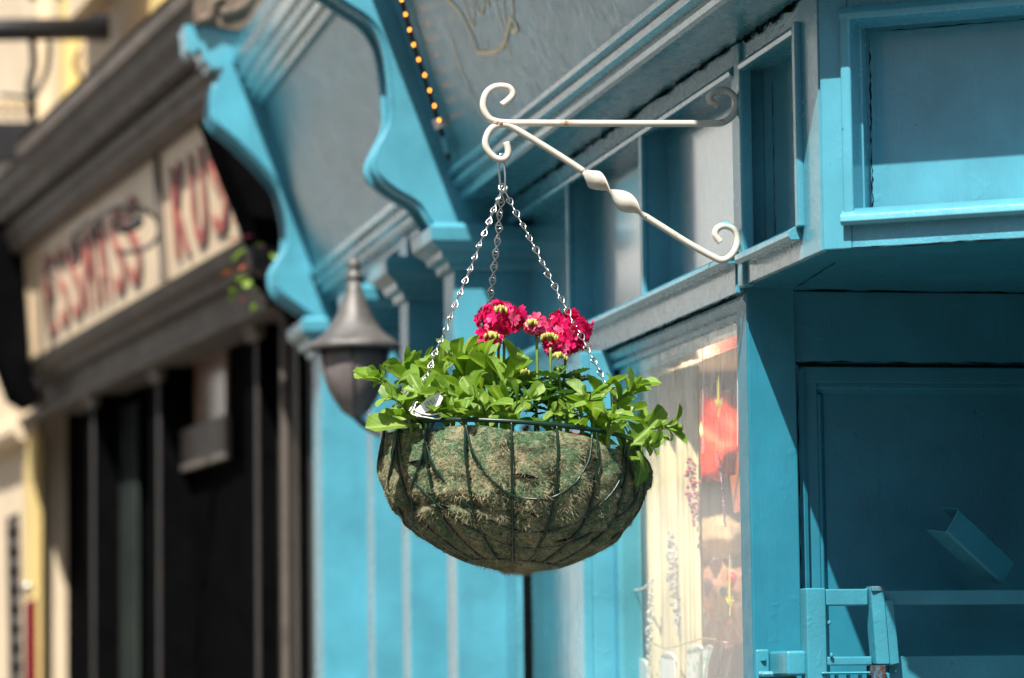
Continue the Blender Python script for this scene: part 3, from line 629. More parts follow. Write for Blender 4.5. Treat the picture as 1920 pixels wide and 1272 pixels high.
PL = [('leafy_plant', 'lime green leafy bedding plant reaching out over the left rim beside the lantern',
       [((772, 800), (712, 708), -.06, -.10, 6, .86, 1), ((792, 795), (752, 700), -.03, -.05, 8, .85, 2), ((775, 803), (735, 745), -.10, -.13, 6, .75, 31), ((790, 800), (772, 700), .03, .04, 8, .85, 44), ((800, 800), (790, 740), -.12, -.14, 6, .8, 45)]),
      ('leafy_plant', 'lime green leafy bedding plant behind the front left chain and price tag',
       [((850, 796), (822, 690), .0, .0, 10, .86, 3), ((868, 800), (860, 676), -.04, -.05, 10, .9, 4), ((905, 800), (830, 735), -.10, -.14, 6, .8, 32), ((840, 800), (795, 690), .06, .08, 7, .85, 33)]),
      ('leafy_plant', 'tall lime green leafy bedding plant below the left pink flower head',
       [((925, 802), (908, 672), -.06, -.07, 9, .95, 5), ((942, 806), (962, 690), -.10, -.11, 8, .9, 6), ((930, 804), (930, 700), .04, .05, 8, .95, 34), ((950, 806), (990, 745), -.12, -.15, 6, .75, 35), ((900, 800), (885, 690), .02, .03, 9, .9, 41), ((960, 800), (975, 705), .03, .04, 8, .85, 42), ((915, 804), (890, 745), -.13, -.16, 6, .8, 43)]),
      ('leafy_plant', 'small low lime green bedding plant in front of the dark toothed foliage',
       [((1066, 818), (1068, 770), -.12, -.14, 6, .55, 7), ((1090, 820), (1085, 765), -.10, -.11, 7, .62, 8), ((1050, 815), (1040, 775), -.08, -.10, 5, .6, 36)]),
      ('leafy_plant', 'lime green leafy bedding plant behind the front right chain',
       [((1120, 828), (1122, 738), -.05, -.06, 7, .9, 9), ((1132, 830), (1190, 726), -.03, -.05, 9, .85, 10), ((1125, 830), (1165, 765), .03, .05, 7, .85, 37), ((1110, 826), (1100, 750), -.09, -.10, 7, .8, 46), ((1140, 832), (1150, 780), -.11, -.13, 6, .75, 47)]),
      ('leafy_plant', 'lime green leafy bedding plant sprawling over the right rim of the basket',
       [((1160, 842), (1262, 800), -.02, -.05, 8, .72, 11), ((1165, 840), (1215, 790), .05, .06, 7, .72, 12), ((1165, 845), (1220, 838), -.06, -.09, 5, .7, 38)])]
for nm, lab, shs in PL:
    t = thing(nm, lab, 'plant', tuple(at(*shs[0][0], shs[0][2])), 'leafy plants in the basket')
    for sh in shs: shoot(t, *sh)
    if 'left rim' in lab:
        put(LV[0], t, at(768, 800, -.12), at(690, 790, -.15) - at(768, 800, -.12), V((0, 0, 1)) - FH, .95, 1.1); put(LV[2], t, at(728, 726, -.10), at(664, 705, -.11) - at(728, 726, -.1), V((0, 0, 1)) - FH * .4, .8)
    if 'right rim' in lab:
        put(LV[3], t, at(1195, 846, -.08), V((.35, -.2, -1)), R0 + V((0, 0, .4)) - FH, .72, 1.1)
vb = thing('verbena_plant', 'dark leaved flowering plant with two crimson pink flower heads in the basket', 'plant', tuple(at(1010, 805, -.02)))
stems = [((938, 800), (945, 640), .0, .0), ((1003, 800), (1006, 628), -.04, -.04), ((1045, 800), (1062, 645), .0, .0), ((1025, 800), (1032, 652), -.08, -.08), ((925, 780), (935, 640), .01, .01), ((1050, 800), (1046, 690), -.06, -.07), ((940, 760), (955, 690), -.02, -.02), ((1010, 800), (990, 715), -.02, -.04), ((1060, 800), (1080, 705), .02, .04), ((1040, 800), (1025, 700), .02, .03)]
for b, e, d0, d1 in stems:
    p = spline([at(*b, d0) - V((0, 0, .01)), at((b[0] + e[0]) / 2 + 3, (b[1] + e[1]) / 2, d0), at(*e, d1)], 6); MB().tube(p, .0019, 6).build('stem', stemm, vb, smooth=True)
r = random.Random(11)
for i in range(95):
    b, e, d0, d1 = stems[i % len(stems)]; s = r.uniform(.0, .62) if e[1] < 660 else r.uniform(.1, 1.0)
    x = b[0] + (e[0] - b[0]) * s + r.uniform(-10, 10); y = b[1] + (e[1] - b[1]) * s
    if x < 985 and r.random() < .6: continue
    p = at(x, y, d0 + r.uniform(-.03, .03)); a = r.uniform(0, 6.28)
    put(r.choice(LT), vb, p, R0 * math.cos(a) + FH * math.sin(a) + V((0, 0, r.uniform(-.2, .7))), V((0, 0, 1)), r.uniform(.6, 1.1))
fm = []
for kk in range(3):
    mb = MB(); rr = random.Random(kk + 20)
    for p in range(5):
        a = 2 * math.pi * p / 5 + rr.uniform(-.12, .12); ca, sa = math.cos(a), math.sin(a); k = len(mb.v); t_ = rr.uniform(-.15, .35)
        for x, y, z in ((0, 0, 0), (.35, -.16, .05), (.35, .16, .05), (.75, -.38, .12), (.75, 0, .04), (.75, .38, .12), (1.05, -.26, .1 + t_), (.93, 0, .05 + t_ * .7), (1.05, .26, .1 + t_)):
            x *= .0085; y *= .0105; z *= .0085; mb.v.append(V((x * ca - y * sa, x * sa + y * ca, z)))
        mb.f += [tuple(k + i for i in f) for f in ((0, 1, 4, 2), (1, 3, 4), (2, 4, 5), (3, 6, 7, 4), (4, 7, 8, 5))]
    fm.append((mb.mesh('floret', petalm, smooth=True), mb.mesh('floret', petalp, smooth=True)))
def head(cx, cy, dep, rad, n, seed, flat=.85, pale=.12, lo=-.55):
    r = random.Random(seed); c = at(cx, cy, dep); mb = MB()
    for i in range(26):
        a = r.uniform(0, 6.28); z = r.uniform(-.6, .5); q = math.sqrt(1 - z * z); d = V((q * math.cos(a), q * math.sin(a), z)) * rad * .72; mb.tube([c + d * .2, c + d], .0009, 4)
    h = mb.build('flower_head', stemm, vb)
    for i in range(n):
        z = 1 - (i + .5) / n * (1 - lo); a = i * 2.39996 + r.uniform(-.25, .25); q = math.sqrt(max(0, 1 - z * z)); d = V((q * math.cos(a), q * math.sin(a), z * flat))
        o = put(fm[i % 3][1 if r.random() < pale else 0], h, c + d * rad * r.uniform(.78, 1.12), d.orthogonal() + V((r.uniform(-.5, .5), r.uniform(-.5, .5), r.uniform(-.5, .5))), d + V((r.uniform(-.4, .4), r.uniform(-.4, .4), r.uniform(-.3, .3))), r.uniform(1.0, 1.5)); o.name = 'floret'
def buds(cx, cy, dep, rad, n, seed, mat=budm):
    r = random.Random(seed); c = at(cx, cy, dep); mb = MB()
    for i in range(n):
        a = r.uniform(0, 6.28); q = math.sqrt(r.random()) * rad; p = c + V((q * math.cos(a), q * math.sin(a), (1 - (q / rad) ** 2) * rad * .45 + r.uniform(-.001, .001)))
        mb.lathe(p, [(.0005, -.003), (.0014, -.001), (.0019, .0015), (.0012, .003), (.0003, .0036)], 6)
    mb.build('bud_cluster', mat, vb, smooth=True)
head(938, 602, -.005, .0255, 50, 1); head(1066, 624, -.005, .027, 60, 2, .9, .1, -.85); head(1004, 612, -.04, .011, 14, 3, .7, .55); head(918, 634, -.02, .0125, 16, 4, .7, .3); head(1044, 650, -.03, .016, 18, 6)
buds(936, 584, -.034, .010, 30, 5); buds(922, 633, -.034, .010, 30, 6); buds(998, 609, -.052, .0095, 28, 7); buds(1030, 636, -.06, .0115, 34, 8); buds(1047, 672, -.07, .011, 30, 9); buds(960, 692, -.05, .006, 14, 10); buds(985, 700, -.05, .006, 12, 12); buds(912, 690, -.03, .006, 12, 13, petalm); buds(1078, 706, .0, .008, 20, 14)

# ------------------------------------------------------------------ lantern on the pilaster
LC = onX(-.205, 665, 655); ls = (LC - CAM).dot(FW) / F
lan = thing('wall_lantern', 'weathered bronze carriage lantern with flared cap and pointed dusty glass', 'lantern', tuple(LC))
lob = lambda t, i: 1 + .012 * math.cos(8 * t)
pz = lambda y: (655 - y) * ls
MB().lathe(LC, [(ra * ls, pz(y)) for y, ra in ((657, 70), (658, 84), (653, 87), (646, 84), (640, 77), (628, 60), (612, 46), (590, 33), (565, 23), (545, 16), (525, 12))], 32, lob).build('cap', bronze, lan, smooth=True)
MB().lathe(LC, [(ra * ls, pz(y)) for y, ra in ((526, 12), (522, 15), (516, 15), (511, 11), (506, 9), (500, 12), (493, 13), (487, 9), (481, 3))], 20).build('finial', bronze, lan, smooth=True)
MB().lathe(LC, [(ra * ls, pz(y)) for y, ra in ((784, 3), (779, 14), (768, 27), (750, 40), (730, 51), (705, 60), (680, 64), (657, 66))], 28).build('glass_bowl', frost, lan, smooth=True)
for k in range(6):
    a = k * math.pi / 3 + .3; MB().tube([LC + V((math.cos(a) * ra * ls, math.sin(a) * ra * ls, pz(y))) for y, ra in ((784, 2), (768, 28), (750, 41), (730, 52), (705, 61), (680, 65), (657, 67))], .0032, 6).build('rib', bronze, lan, smooth=True)
MB().lathe(LC + V((-.01, -.06, .022)), [(.001, -.004), (.004, 0), (.001, .004)], 8).build('screw', bronze, lan, smooth=True)
MB().tube(spline([LC + V((0, 0, pz(782))), LC + V((.02, .0, pz(800))), LC + V((.06, .0, pz(815))), LC + V((.1, .0, pz(770)))], 5), .006, 8).build('arm', bronze, lan, smooth=True)
MB().lathe(LC + V((.1, 0, pz(770))), [(.01, -.05), (.02, -.045), (.02, .045), (.01, .05)], 12).build('back_plate', bronze, lan, smooth=True)

# ------------------------------------------------------------------ steel security gate in front of the door
WG = .10
g3 = lambda x, y: V((onF(D, WG, x, y)[0], 0, onF(D, WG, x, y)[1]))
gate = thing('security_gate', 'blue painted steel security gate with rusty joints folded across the shop door', 'gate', tuple(D(.06, WG, 1.0)))
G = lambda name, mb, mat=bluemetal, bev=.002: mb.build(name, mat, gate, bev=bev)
G('stile', MB().box(.058, .0845, WG - .03, WG, .6, 1.826, f=D))
G('top_bar', MB().box(.085, .142, WG - .026, WG - .001, 1.803, 1.8245, f=D)); G('top_bar', MB().box(.164, .75, WG - .030, WG - .004, 1.803, 1.8225, f=D))
a0, a1 = g3(1632, 1104), g3(1640, 1250)
G('folding_bar', MB().prism([D(.1425, WG - .02, 1.826), D(.1425, WG + .008, 1.826), D(.160, WG + .012, 1.826), D(.160, WG - .02, 1.826)], (0, 0, 0), (.006, 0, -.10)))
G('folding_bar', MB().prism([D(.1602, WG - .02, 1.8085), D(.1602, WG + .009, 1.8085), D(.174, WG + .009, 1.811), D(.174, WG - .02, 1.811)], (0, 0, 0), (.006, 0, -.084)))
G('folding_bar', MB().box(.15, .168, WG - .015, WG + .004, .6, 1.716, f=D)); G('rust_patch', MB().box(.1432, .1588, WG - .02, WG + .0135, 1.7075, 1.725, f=D), rustpaint('rusted_steel', (.05, .2, .27), (.06, .022, .012), .40, .5, .4, 60), .001)
G('rust_patch', MB().box(.1432, .159, WG - .012, WG + .0125, 1.821, 1.8275, f=D), rustpaint('rust_edge', (.05, .24, .31), (.16, .06, .03), .46, .58, .4, 60), .001)
G('cross_bar', MB().box(.085, .146, WG - .026, WG - .002, 1.7255, 1.737, f=D)); G('cross_bar', MB().box(.169, .75, WG - .03, WG - .006, 1.70, 1.737, f=D))
G('mesh_frame', MB().box(.076, .142, WG - .012, WG + .004, 1.714, 1.7175, f=D)); 
for k in range(4): G('mesh_bar', MB().box(.080 + k * .016, .084 + k * .016, WG - .008, WG - .002, .6, 1.7135, f=D), bev=.0005)
G('hinge_plate', MB().box(.014, .033, .003, .011, 1.70, 1.7485, f=D), bev=.003); G('hinge_knuckle', MB().box(.033, .060, .003, WG - .01, 1.713, 1.7455, f=D), bev=.004)
G('hinge_pin', MB().tube([D(.016, .015, 1.716), D(.052, .022, 1.7155)], .0042, 8), bev=0); G('hinge_pin', MB().tube([D(.050, .022, 1.7165), D(.058, .026, 1.712), D(.059, .026, 1.66)], .004, 8), rustpaint('rusty_pin', (.06, .2, .26), (.14, .05, .025), .42, .55), 0)
G('screw', MB().lathe(D(.0235, .012, 1.7345), [(.0036, -.001), (.0036, .001)], 10), bev=0)
for k, (x, z) in enumerate(((.088, 1.781), (.172, 1.726), (.176, 1.7185), (.171, 1.7285), (.178, 1.729), (.09, 1.739))): G('weld_bead', MB().lathe(D(x, WG + .001, z), [(.0006, -.003), (.0024, -.0015), (.0026, .001), (.0006, .003)], 8), bev=0)
# tilted steel channel resting on the gate's top bar
ch_o = D(.292, WG - .004, 1.880); ax = V((.74, .40, -.53)).normalized(); an = V((.5, .1, .85)); an = (an - ax * an.dot(ax)).normalized(); ay = ax.cross(an); ay = ay if ay.y < 0 else -ay
cp = lambda a, n_, y: ch_o + ax * a + an * n_ + ay * y
chn = MB(); Lc = .062; nn = 10
hp = [(-.018, -.026), (-.018, .003)] + [(.018 - .008 + .008 * math.sin(t), .003 + .0 + .008 * (1 - math.cos(t)) * 0) for t in ()]
outl = [(-.019, -.03), (-.019, .007), (-.016, .010), (.016, .010), (.019, .007), (.019, -.03)]; inn = [(.0172, -.03), (.0172, .006), (.015, .0082), (-.015, .0082), (-.0172, .006), (-.0172, -.03)]
loop = outl + inn
ends = [(-Lc, 0), (Lc, 1)]
vs = []
for a, jag in ends:
    for n_, y in loop: vs.append(cp(a + (random.uniform(-.004, .004) if jag else 0), n_, y))
q = len(loop)
chn.add(vs, [tuple(range(q))[::-1], tuple(range(q, 2 * q))] + [(i, (i + 1) % q, q + (i + 1) % q, q + i) for i in range(q)])
tag(chn.build('steel_channel', bluemetal, None, bev=.001), 'folded blue steel channel leaning at a slant above the security gate', 'channel')
tag(bpy.data.objects['steel_channel'], 'folded blue steel channel leaning at a slant above the security gate', 'channel')

# ------------------------------------------------------------------ goods in the window
cur = MB(); nc = 90; cv_ = []
for i in range(nc + 1):
    yv = .47 + 1.0 * i / nc; cv_.append((.062 + .006 * math.sin(i * 1.9) + .005 * math.sin(i * .7 + 1), yv))
for i in range(nc):
    (x0, y0), (x1, y1) = cv_[i], cv_[i + 1]; cur.add([(x0, y0, .9), (x1, y1, .9), (x1, y1, 2.17), (x0, y0, 2.17)], [(0, 1, 2, 3)])
curt = plain('cream_net_curtain', (.54, .455, .25), .8, 0, .45, 7, .2, .001)
co = cur.build('net_curtain', curt, None, smooth=True); so_ = co.modifiers.new('thick', 'SOLIDIFY'); so_.thickness = .0012
tag(co, 'cream pleated curtain hanging inside the left part of the window', 'curtain')
P('window_shelf', MB().box(.06, .62, .03, 1.5, 1.62, 1.66), cream, 0)
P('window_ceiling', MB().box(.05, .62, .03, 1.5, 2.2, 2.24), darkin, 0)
P('window_end_wall', MB().box(.06, .62, 1.52, 1.56, 0, 2.22), cream, 0)
P('window_back', MB().box(.42, .44, .1, 1.5, 1.6, 2.2), paint('pink_cream_wall', (.62, .48, .38), .5, bs=.2), 0)
gp = lambda x, y, X=.07: onX(X if X > .15 else (X - .012 if X < .072 else X + .045), x, y)
def blob(name, mat, x, y, rx, rz, X, label, cat, seed, ry=.04, amp=.22):
    c = gp(x, y, X); mb = MB(); n1, n2 = 26, 18
    for i in range(n2 + 1):
        ph = math.pi * i / n2
        for j in range(n1):
            th = 2 * math.pi * j / n1; d = V((math.sin(ph) * math.cos(th), math.sin(ph) * math.sin(th), math.cos(ph))); k = 1 + amp * mn.noise(d * 2.1 + V((seed, 0, 0))) + amp * .4 * mn.noise(d * 5 + V((0, seed, 0)))
            mb.v.append(c + V((d.x * rx * k, d.y * ry * k, d.z * rz * k)))
    for i in range(n2):
        for j in range(n1): mb.f.append((i * n1 + j, i * n1 + (j + 1) % n1, (i + 1) * n1 + (j + 1) % n1, (i + 1) * n1 + j))
    return tag(mb.build(name, mat, None, smooth=True), label, cat)
def patterned(name, cols, sc):
    m, n, p = nodes(name); f = noise(n, sc, coords(n, (1, 1, .45)), 4, .6, .6)
    n.links.new(ramp(n, f, [(.25 + .5 * i / (len(cols) - 1), c) for i, c in enumerate(cols)]), p.inputs['Base Color']); p.inputs['Roughness'].default_value = .7; return m
pat1 = patterned('patterned_peach_fabric', [(.35, .2, .14), (.75, .55, .38), (.8, .72, .55), (.7, .35, .3), (.45, .42, .5), (.8, .6, .2)], 22)
pat2 = patterned('patterned_pink_fabric', [(.3, .22, .25), (.75, .6, .5), (.6, .3, .32), (.85, .8, .65), (.5, .35, .2)], 26)
redcloth = plain('red_cloth', (.60, .025, .012), .7, 0, .4, 20, .4, .002); orange = plain('orange_paper', (.8, .17, .04), .6, 0, .2, 20)
blob('red_cloth_bag', redcloth, 1340, 815, .05, .075, .22, 'crumpled red cloth bag hanging inside the shop window', 'bag', 1, .12, .35)
ob = thing('orange_banner', 'pointed orange paper banner at the right edge of the window', 'banner', tuple(gp(1380, 860)))
MB().prism([gp(1383, 835, .05), gp(1386, 890, .05), gp(1391, 892, .05), gp(1386, 960, .05), gp(1376, 962, .05), gp(1368, 892, .05), gp(1379, 890, .05)], (0, 0, 0), (.001, .001, 0)).build('paper', orange, ob)
MB().tube([gp(1383, 836, .05), gp(1383, 700, .05)], .0008, 5).build('thread', tagm, ob)
lp_ = gp(1300, 803, .16)
il = thing('shop_lamp', 'glowing orange bulb hanging inside the shop window', 'lamp', tuple(lp_))
MB().lathe(lp_, [(.002, -.022), (.010, -.016), (.013, -.004), (.011, .008), (.006, .018), (.004, .022)], 16).build('bulb', lampm, il, smooth=True)
MB().tube([lp_ + V((0, 0, .022)), lp_ + V((0, 0, .1))], .0015, 6).build('flex', inkm, il)
ld_ = bpy.data.lights.new('lamp_light', 'POINT'); ld_.energy = 1.0; ld_.color = (1, .72, .42); ld_.shadow_soft_size = .03
lo_ = bpy.data.objects.new('lamp_light', ld_); link(lo_, il); lo_.location = (-.01, -.05, -.03)
def beads(x0, y0, x1, y1, X, mat, rr, label, wide=1, seed=1, sag=0):
    r = random.Random(seed); a, b = gp(x0, y0, X), gp(x1, y1, X); t = thing('bead_garland', label, 'garland', tuple(b), 'bead garlands in the window'); n = int((b - a).length / (rr * 1.5)); mb = MB(); pth = []
    for i in range(n):
        s = i / max(1, n - 1); c = a.lerp(b, s) + V((0, 0, -sag * 4 * s * (1 - s))); pth.append(c)
        wv = wide * math.sin(math.pi * (.15 + .8 * s))
        for k in range(max(1, int(wv))):
            p = c + V((r.uniform(-1, 1) * .0026, r.uniform(-1, 1) * .0026, r.uniform(-1, 1) * .001)) * (wv - 1); mb.lathe(p, [(rr * .3, -rr), (rr, -rr * .4), (rr, rr * .4), (rr * .3, rr)], 6)
    o = mb.build('beads', mat, t, smooth=True); o['kind'] = 'stuff'
    if len(pth) > 1: MB().tube(pth, .0005, 4).build('thread', tagm, t)
pinkb = plain('pink_beads', (.55, .08, .14), .2, 0, .5, 90); glassb = plain('clear_grey_beads', (.4, .4, .42), .1, .1, .5, 120); purple = plain('purple_beads', (.22, .03, .10), .2, 0, .6, 120)
whb = plain('pearl_beads', (.75, .70, .62), .25, 0, .2, 60)
beads(1296, 862, 1302, 985, .06, pinkb, .0024, 'thick pink bead garland hanging left of the red bag', 5, 1)
beads(1258, 1000, 1272, 1190, .06, glassb, .0022, 'clear grey bead garland tapering down near the curtain', 5, 2)
beads(1348, 850, 1360, 985, .055, purple, .0020, 'dark purple bead garland in front of the red bag', 2, 3)
beads(1318, 640, 1318, 850, .05, whb, .0009, 'thin pearl thread hanging above the red bag', 1, 4)
beads(1163, 1085, 1225, 1085, .05, whb, .0016, 'pearl garland looped across the foot of the curtain', 1, 5, .018)
beads(1170, 1105, 1168, 1270, .05, whb, .002, 'pale bead strand hanging at the left edge of the window', 4, 6)
beads(1222, 1090, 1214, 1270, .05, whb, .002, 'cream bead strand hanging right of the pearl loop', 3, 7)
yel = plain('yellow_ribbon', (.75, .62, .03), .5, 0, .2, 30)
for (x, y0, y1, lab) in ((1347, 700, 778, 'yellow ribbon bow hanging above the red bag'), (1368, 1040, 1150, 'yellow ribbon bow hanging low at the right of the window')):
    t = thing('ribbon_bow', lab, 'ribbon', tuple(gp(x, y1, .046)), 'yellow ribbons in the window')
    MB().tube([gp(x, y0, .046), gp(x, y1 - 22, .046)], [.0006, .0022], 6).build('tail', yel, t)
    MB().tube(spline([gp(x + dx, y1 + dy, .046) for dx, dy in ((-6, -26), (0, -18), (7, -28), (2, -10), (0, 4))], 4), .0026, 6, flat=[(.0035, .001)] * 17).build('bow', yel, t)
blob('paper_lampshade', plain('white_paper', (.62, .58, .50), .8, bs=.1), 1345, 1010, .04, .036, .22, 'round white paper lampshade in the lower window', 'lampshade', 3, .09, .2)
blob('patterned_cushion', pat1, 1295, 1060, .05, .07, .26, 'large peach patterned cushion behind the grey beads', 'cushion', 5, .2, .4)
blob('patterned_cushion', pat2, 1352, 1140, .04, .06, .2, 'dusky pink patterned cushion low in the window', 'cushion', 6, .2, .4)
orn = [('orange', (.8, .2, .03), 1288, 1075), ('gold', (.7, .5, .12), 1312, 1030), ('lilac', (.42, .32, .6), 1326, 1098), ('sea green', (.15, .5, .38), 1300, 1128), ('crimson', (.6, .03, .08), 1372, 1085), ('pale pink', (.8, .5, .5), 1342, 1062), ('sky blue', (.2, .42, .65), 1356, 1108), ('lemon', (.8, .7, .2), 1282, 1160), ('white', (.8, .78, .72), 1320, 1160), ('coral', (.8, .28, .2), 1364, 1168)]
for k, (cn, cc, x, y) in enumerate(orn):
    c = gp(x, y, .08 + .015 * (k % 4)); t = thing('hanging_ornament', '%s painted drop ornament hanging in the lower window' % cn, 'ornament', tuple(c), 'small drop ornaments in the window'); rr_ = .006 + .0022 * (k % 3)
    MB().lathe(c, [(.0006, -rr_ * 1.9), (rr_ * .6, -rr_ * .9), (rr_, 0), (rr_ * .8, rr_ * .7), (.0012, rr_ * 1.2)], 14).build('drop', plain('ornament_' + cn.replace(' ', '_'), cc, .3, 0, .4, 70), t, smooth=True)
    MB().tube([c + V((0, 0, rr_ * 1.2)), c + V((0, 0, .10))], .0004, 4).build('thread', tagm, t)
pw = plain('white_green_enamel', (.70, .72, .62), .3, 0, .1, 40)
def padmat():
    m, n, p = nodes('white_board_with_green_blots'); n.links.new(mix(n, ramp(n, noise(n, 55, coords(n), 2), [(.56, 0), (.6, 1)]), (.74, .74, .64), (.12, .5, .2)), p.inputs['Base Color']); p.inputs['Roughness'].default_value = .35; return m
pdm = padmat()
for k, (x, yt, wv, mat, lab) in enumerate(((1200, 1235, 26, pw, 'greyish white rounded paddle leftmost on the window shelf'), (1250, 1222, 26, pw, 'cream rounded paddle second from the left on the window shelf'), (1302, 1208, 30, pdm, 'white rounded paddle with green blots, left of the pair'), (1326, 1210, 24, pdm, 'white rounded paddle with green blots, right of the pair'))):
    pts = [gp(x + wv / 2 * math.cos(a), yt + 22 - 22 * math.sin(a), .055) for a in [i * math.pi / 12 for i in range(13)]] + [gp(x - wv / 2, 1420, .055), gp(x + wv / 2, 1420, .055)]
    tag(MB().prism(pts, (0, 0, 0), (.006, .0, 0)).build('paddle', mat, None, bev=.001), lab, 'paddle', 'paddles on the window shelf')
brownp = plain('brown_leather', (.12, .05, .04), .35, 0, .4, 30)
sh = thing('leather_strap', 'looped brown leather strap beside the green blotted paddles', 'strap', tuple(gp(1350, 1272, .05)))
MB().tube(spline([gp(*p, .05) for p in ((1332, 1330), (1340, 1240), (1356, 1206), (1368, 1215), (1360, 1250), (1345, 1330))], 6), .004, 6, flat=[(.008, .0018)] * 31).build('band', brownp, sh, smooth=True)
MB().tube(spline([gp(*p, .05) for p in ((1225, 1207), (1250, 1216), (1290, 1206), (1320, 1197), (1345, 1200))], 6), .0011, 6).build('gold_chain', plain('gold_chain', (.6, .42, .12), .25, 1), sh, smooth=True)

# ================================================================== the dark shop next door
ds = thing('dark_shop', 'old shopfront with heavy grey brown cornice, cream name board and black pilasters', 'shop')
W = lambda name, mb, mat=stone, bev=.004: mb.build(name, mat, ds, bev=bev)
lxy = lambda u, w=0: tuple(L(u, w, 0).xy)
W('upper_wall', MB().box(-.02, 4.6, -3, -.0, 3.2, 9, f=L), cream, 0)
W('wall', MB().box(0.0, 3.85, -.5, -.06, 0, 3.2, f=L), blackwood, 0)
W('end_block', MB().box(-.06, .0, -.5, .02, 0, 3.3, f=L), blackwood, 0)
W('cornice', MB().sweep([lxy(4.0), lxy(.02)], [(0, 3.086), (.20, 3.086), (.205, 3.092), (.222, 3.10), (.222, 3.125), (.235, 3.135), (.238, 3.155), (.205, 3.16), (.205, 3.178), (.26, 3.185), (.262, 3.215), (.285, 3.24), (.288, 3.27), (.305, 3.285), (.308, 3.318), (.29, 3.335), (0, 3.36)]), stone, 0)
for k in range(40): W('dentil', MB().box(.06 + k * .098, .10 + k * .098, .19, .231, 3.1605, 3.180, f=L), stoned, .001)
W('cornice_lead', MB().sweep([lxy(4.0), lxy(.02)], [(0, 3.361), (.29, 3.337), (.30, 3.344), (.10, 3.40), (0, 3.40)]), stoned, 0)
W('ledge', MB().sweep([lxy(3.9), lxy(.3)], [(0, 2.69), (.10, 2.69), (.105, 2.71), (.14, 2.72), (.15, 2.74), (.155, 2.75), (.14, 2.7565), (0, 2.7565)]), stone, 0)
W('frieze', MB().box(.35, 3.5, -.05, .07, 2.60, 2.6905, f=L), stone, .003)
W('frieze_bead', MB().sweep([lxy(3.85), lxy(.35)], [(.03, 2.595), (.085, 2.595), (.09, 2.608), (.08, 2.62), (.03, 2.62)]), stone, 0)
def lprof(u, pts): return [on(L(u, 0, 0), LD, *p) for p in pts]
W('end_console', MB().prism(lprof(3.3, ((56, 440), (56, 672), (60, 700), (78, 752), (62, 764), (30, 745), (10, 690), (-30, 560), (-60, 430), (-60, 400))), (0, 0, 0), tuple(LD * .2)), blackwood, 0)
W('near_console', MB().prism(lprof(.1, ((396, 215), (412, 262), (440, 335), (470, 405), (487, 452), (500, 520), (600, 620), (600, 150))), (0, 0, 0), tuple(LD * .14)), blackwood, 0)
ns = thing('shop_sign', 'cream name board with faded red lettering on the dark shop next door', 'sign', tuple(L(1.8, .1, 2.79)))
MB().sweep([lxy(3.3), lxy(.25)], [(0, 2.757), (.145, 2.757), (.17, 3.085), (0, 3.085)]).build('board', creamsign, ns)
sp = lambda u, z, lift=0: L(u, .145 + (z - 2.757) * (.025 / .328) + lift, z)
W2 = lambda u0, u1, z0, z1, l0, l1: MB().add([sp(u, z, l) for l in (l0, l1) for z in (z0, z1) for u in (u0, u1)], [(0, 2, 3, 1), (4, 5, 7, 6), (0, 1, 5, 4), (2, 6, 7, 3), (0, 4, 6, 2), (1, 3, 7, 5)])
W2(3.3, 3.24, 2.76, 3.08, .001, .006).build('border', creamsign, ns)
ud = onF(L, .16, 303, 400)[0]
W2(ud - .02, ud + .015, 2.76, 3.08, -.01, .014).build('divider', stone, ns)
def glyph(ch, u0, wd, z0, h, parent):
    cu = bpy.data.curves.new('glyph', 'FONT'); cu.body = ch; cu.extrude = .02; cu.offset = -.004; ob_ = bpy.data.objects.new('glyph', cu); COL.objects.link(ob_)
    dg = bpy.context.evaluated_depsgraph_get(); me = ob_.evaluated_get(dg).to_mesh(); xs = [v.co.x for v in me.vertices]; ys = [v.co.y for v in me.vertices]
    x0, x1, y0, y1 = min(xs), max(xs), min(ys), max(ys)
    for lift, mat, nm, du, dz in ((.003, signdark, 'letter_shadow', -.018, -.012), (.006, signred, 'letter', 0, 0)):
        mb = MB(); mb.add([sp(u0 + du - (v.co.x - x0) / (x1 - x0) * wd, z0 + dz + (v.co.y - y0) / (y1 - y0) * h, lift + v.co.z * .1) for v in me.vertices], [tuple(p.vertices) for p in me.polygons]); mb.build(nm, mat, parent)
    bpy.data.objects.remove(ob_); bpy.data.curves.remove(cu)
uL = onF(L, .158, 88, 560)[0]; uR = onF(L, .158, 272, 480)[0]; st_ = (uL - uR) / 7
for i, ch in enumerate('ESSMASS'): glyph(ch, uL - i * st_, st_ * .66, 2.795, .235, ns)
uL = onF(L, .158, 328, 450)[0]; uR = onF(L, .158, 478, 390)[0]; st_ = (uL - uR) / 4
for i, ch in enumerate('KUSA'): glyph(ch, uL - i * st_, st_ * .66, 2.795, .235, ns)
# openings: pilasters, panes, transom
ux = lambda x, w=0.0: onF(L, w, x, 950)[0]
for (xa, xb, wv) in ((545, 590, .02), (400, 488, .02), (238, 302, .03), (105, 178, .05)):
    u0, u1 = sorted((ux(xa, wv), ux(xb, wv)))
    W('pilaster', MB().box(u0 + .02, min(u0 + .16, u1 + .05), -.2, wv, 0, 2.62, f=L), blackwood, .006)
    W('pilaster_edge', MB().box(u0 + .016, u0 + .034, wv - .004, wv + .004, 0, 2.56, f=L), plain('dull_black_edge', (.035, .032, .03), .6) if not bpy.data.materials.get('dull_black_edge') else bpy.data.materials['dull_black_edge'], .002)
    W('pilaster_bracket', MB().prism([L(u0, wv + .001, 2.56), L(u0, wv + .01, 2.58), L(u0, wv + .035, 2.614), L(u0, wv - .02, 2.614), L(u0, wv - .014, 2.56)], (0, 0, 0), tuple(LD * .13)), stone, .003)
W('pane', MB().box(ux(235), ux(182), -.04, -.03, .3, 2.56, f=L), greyglass, 0)
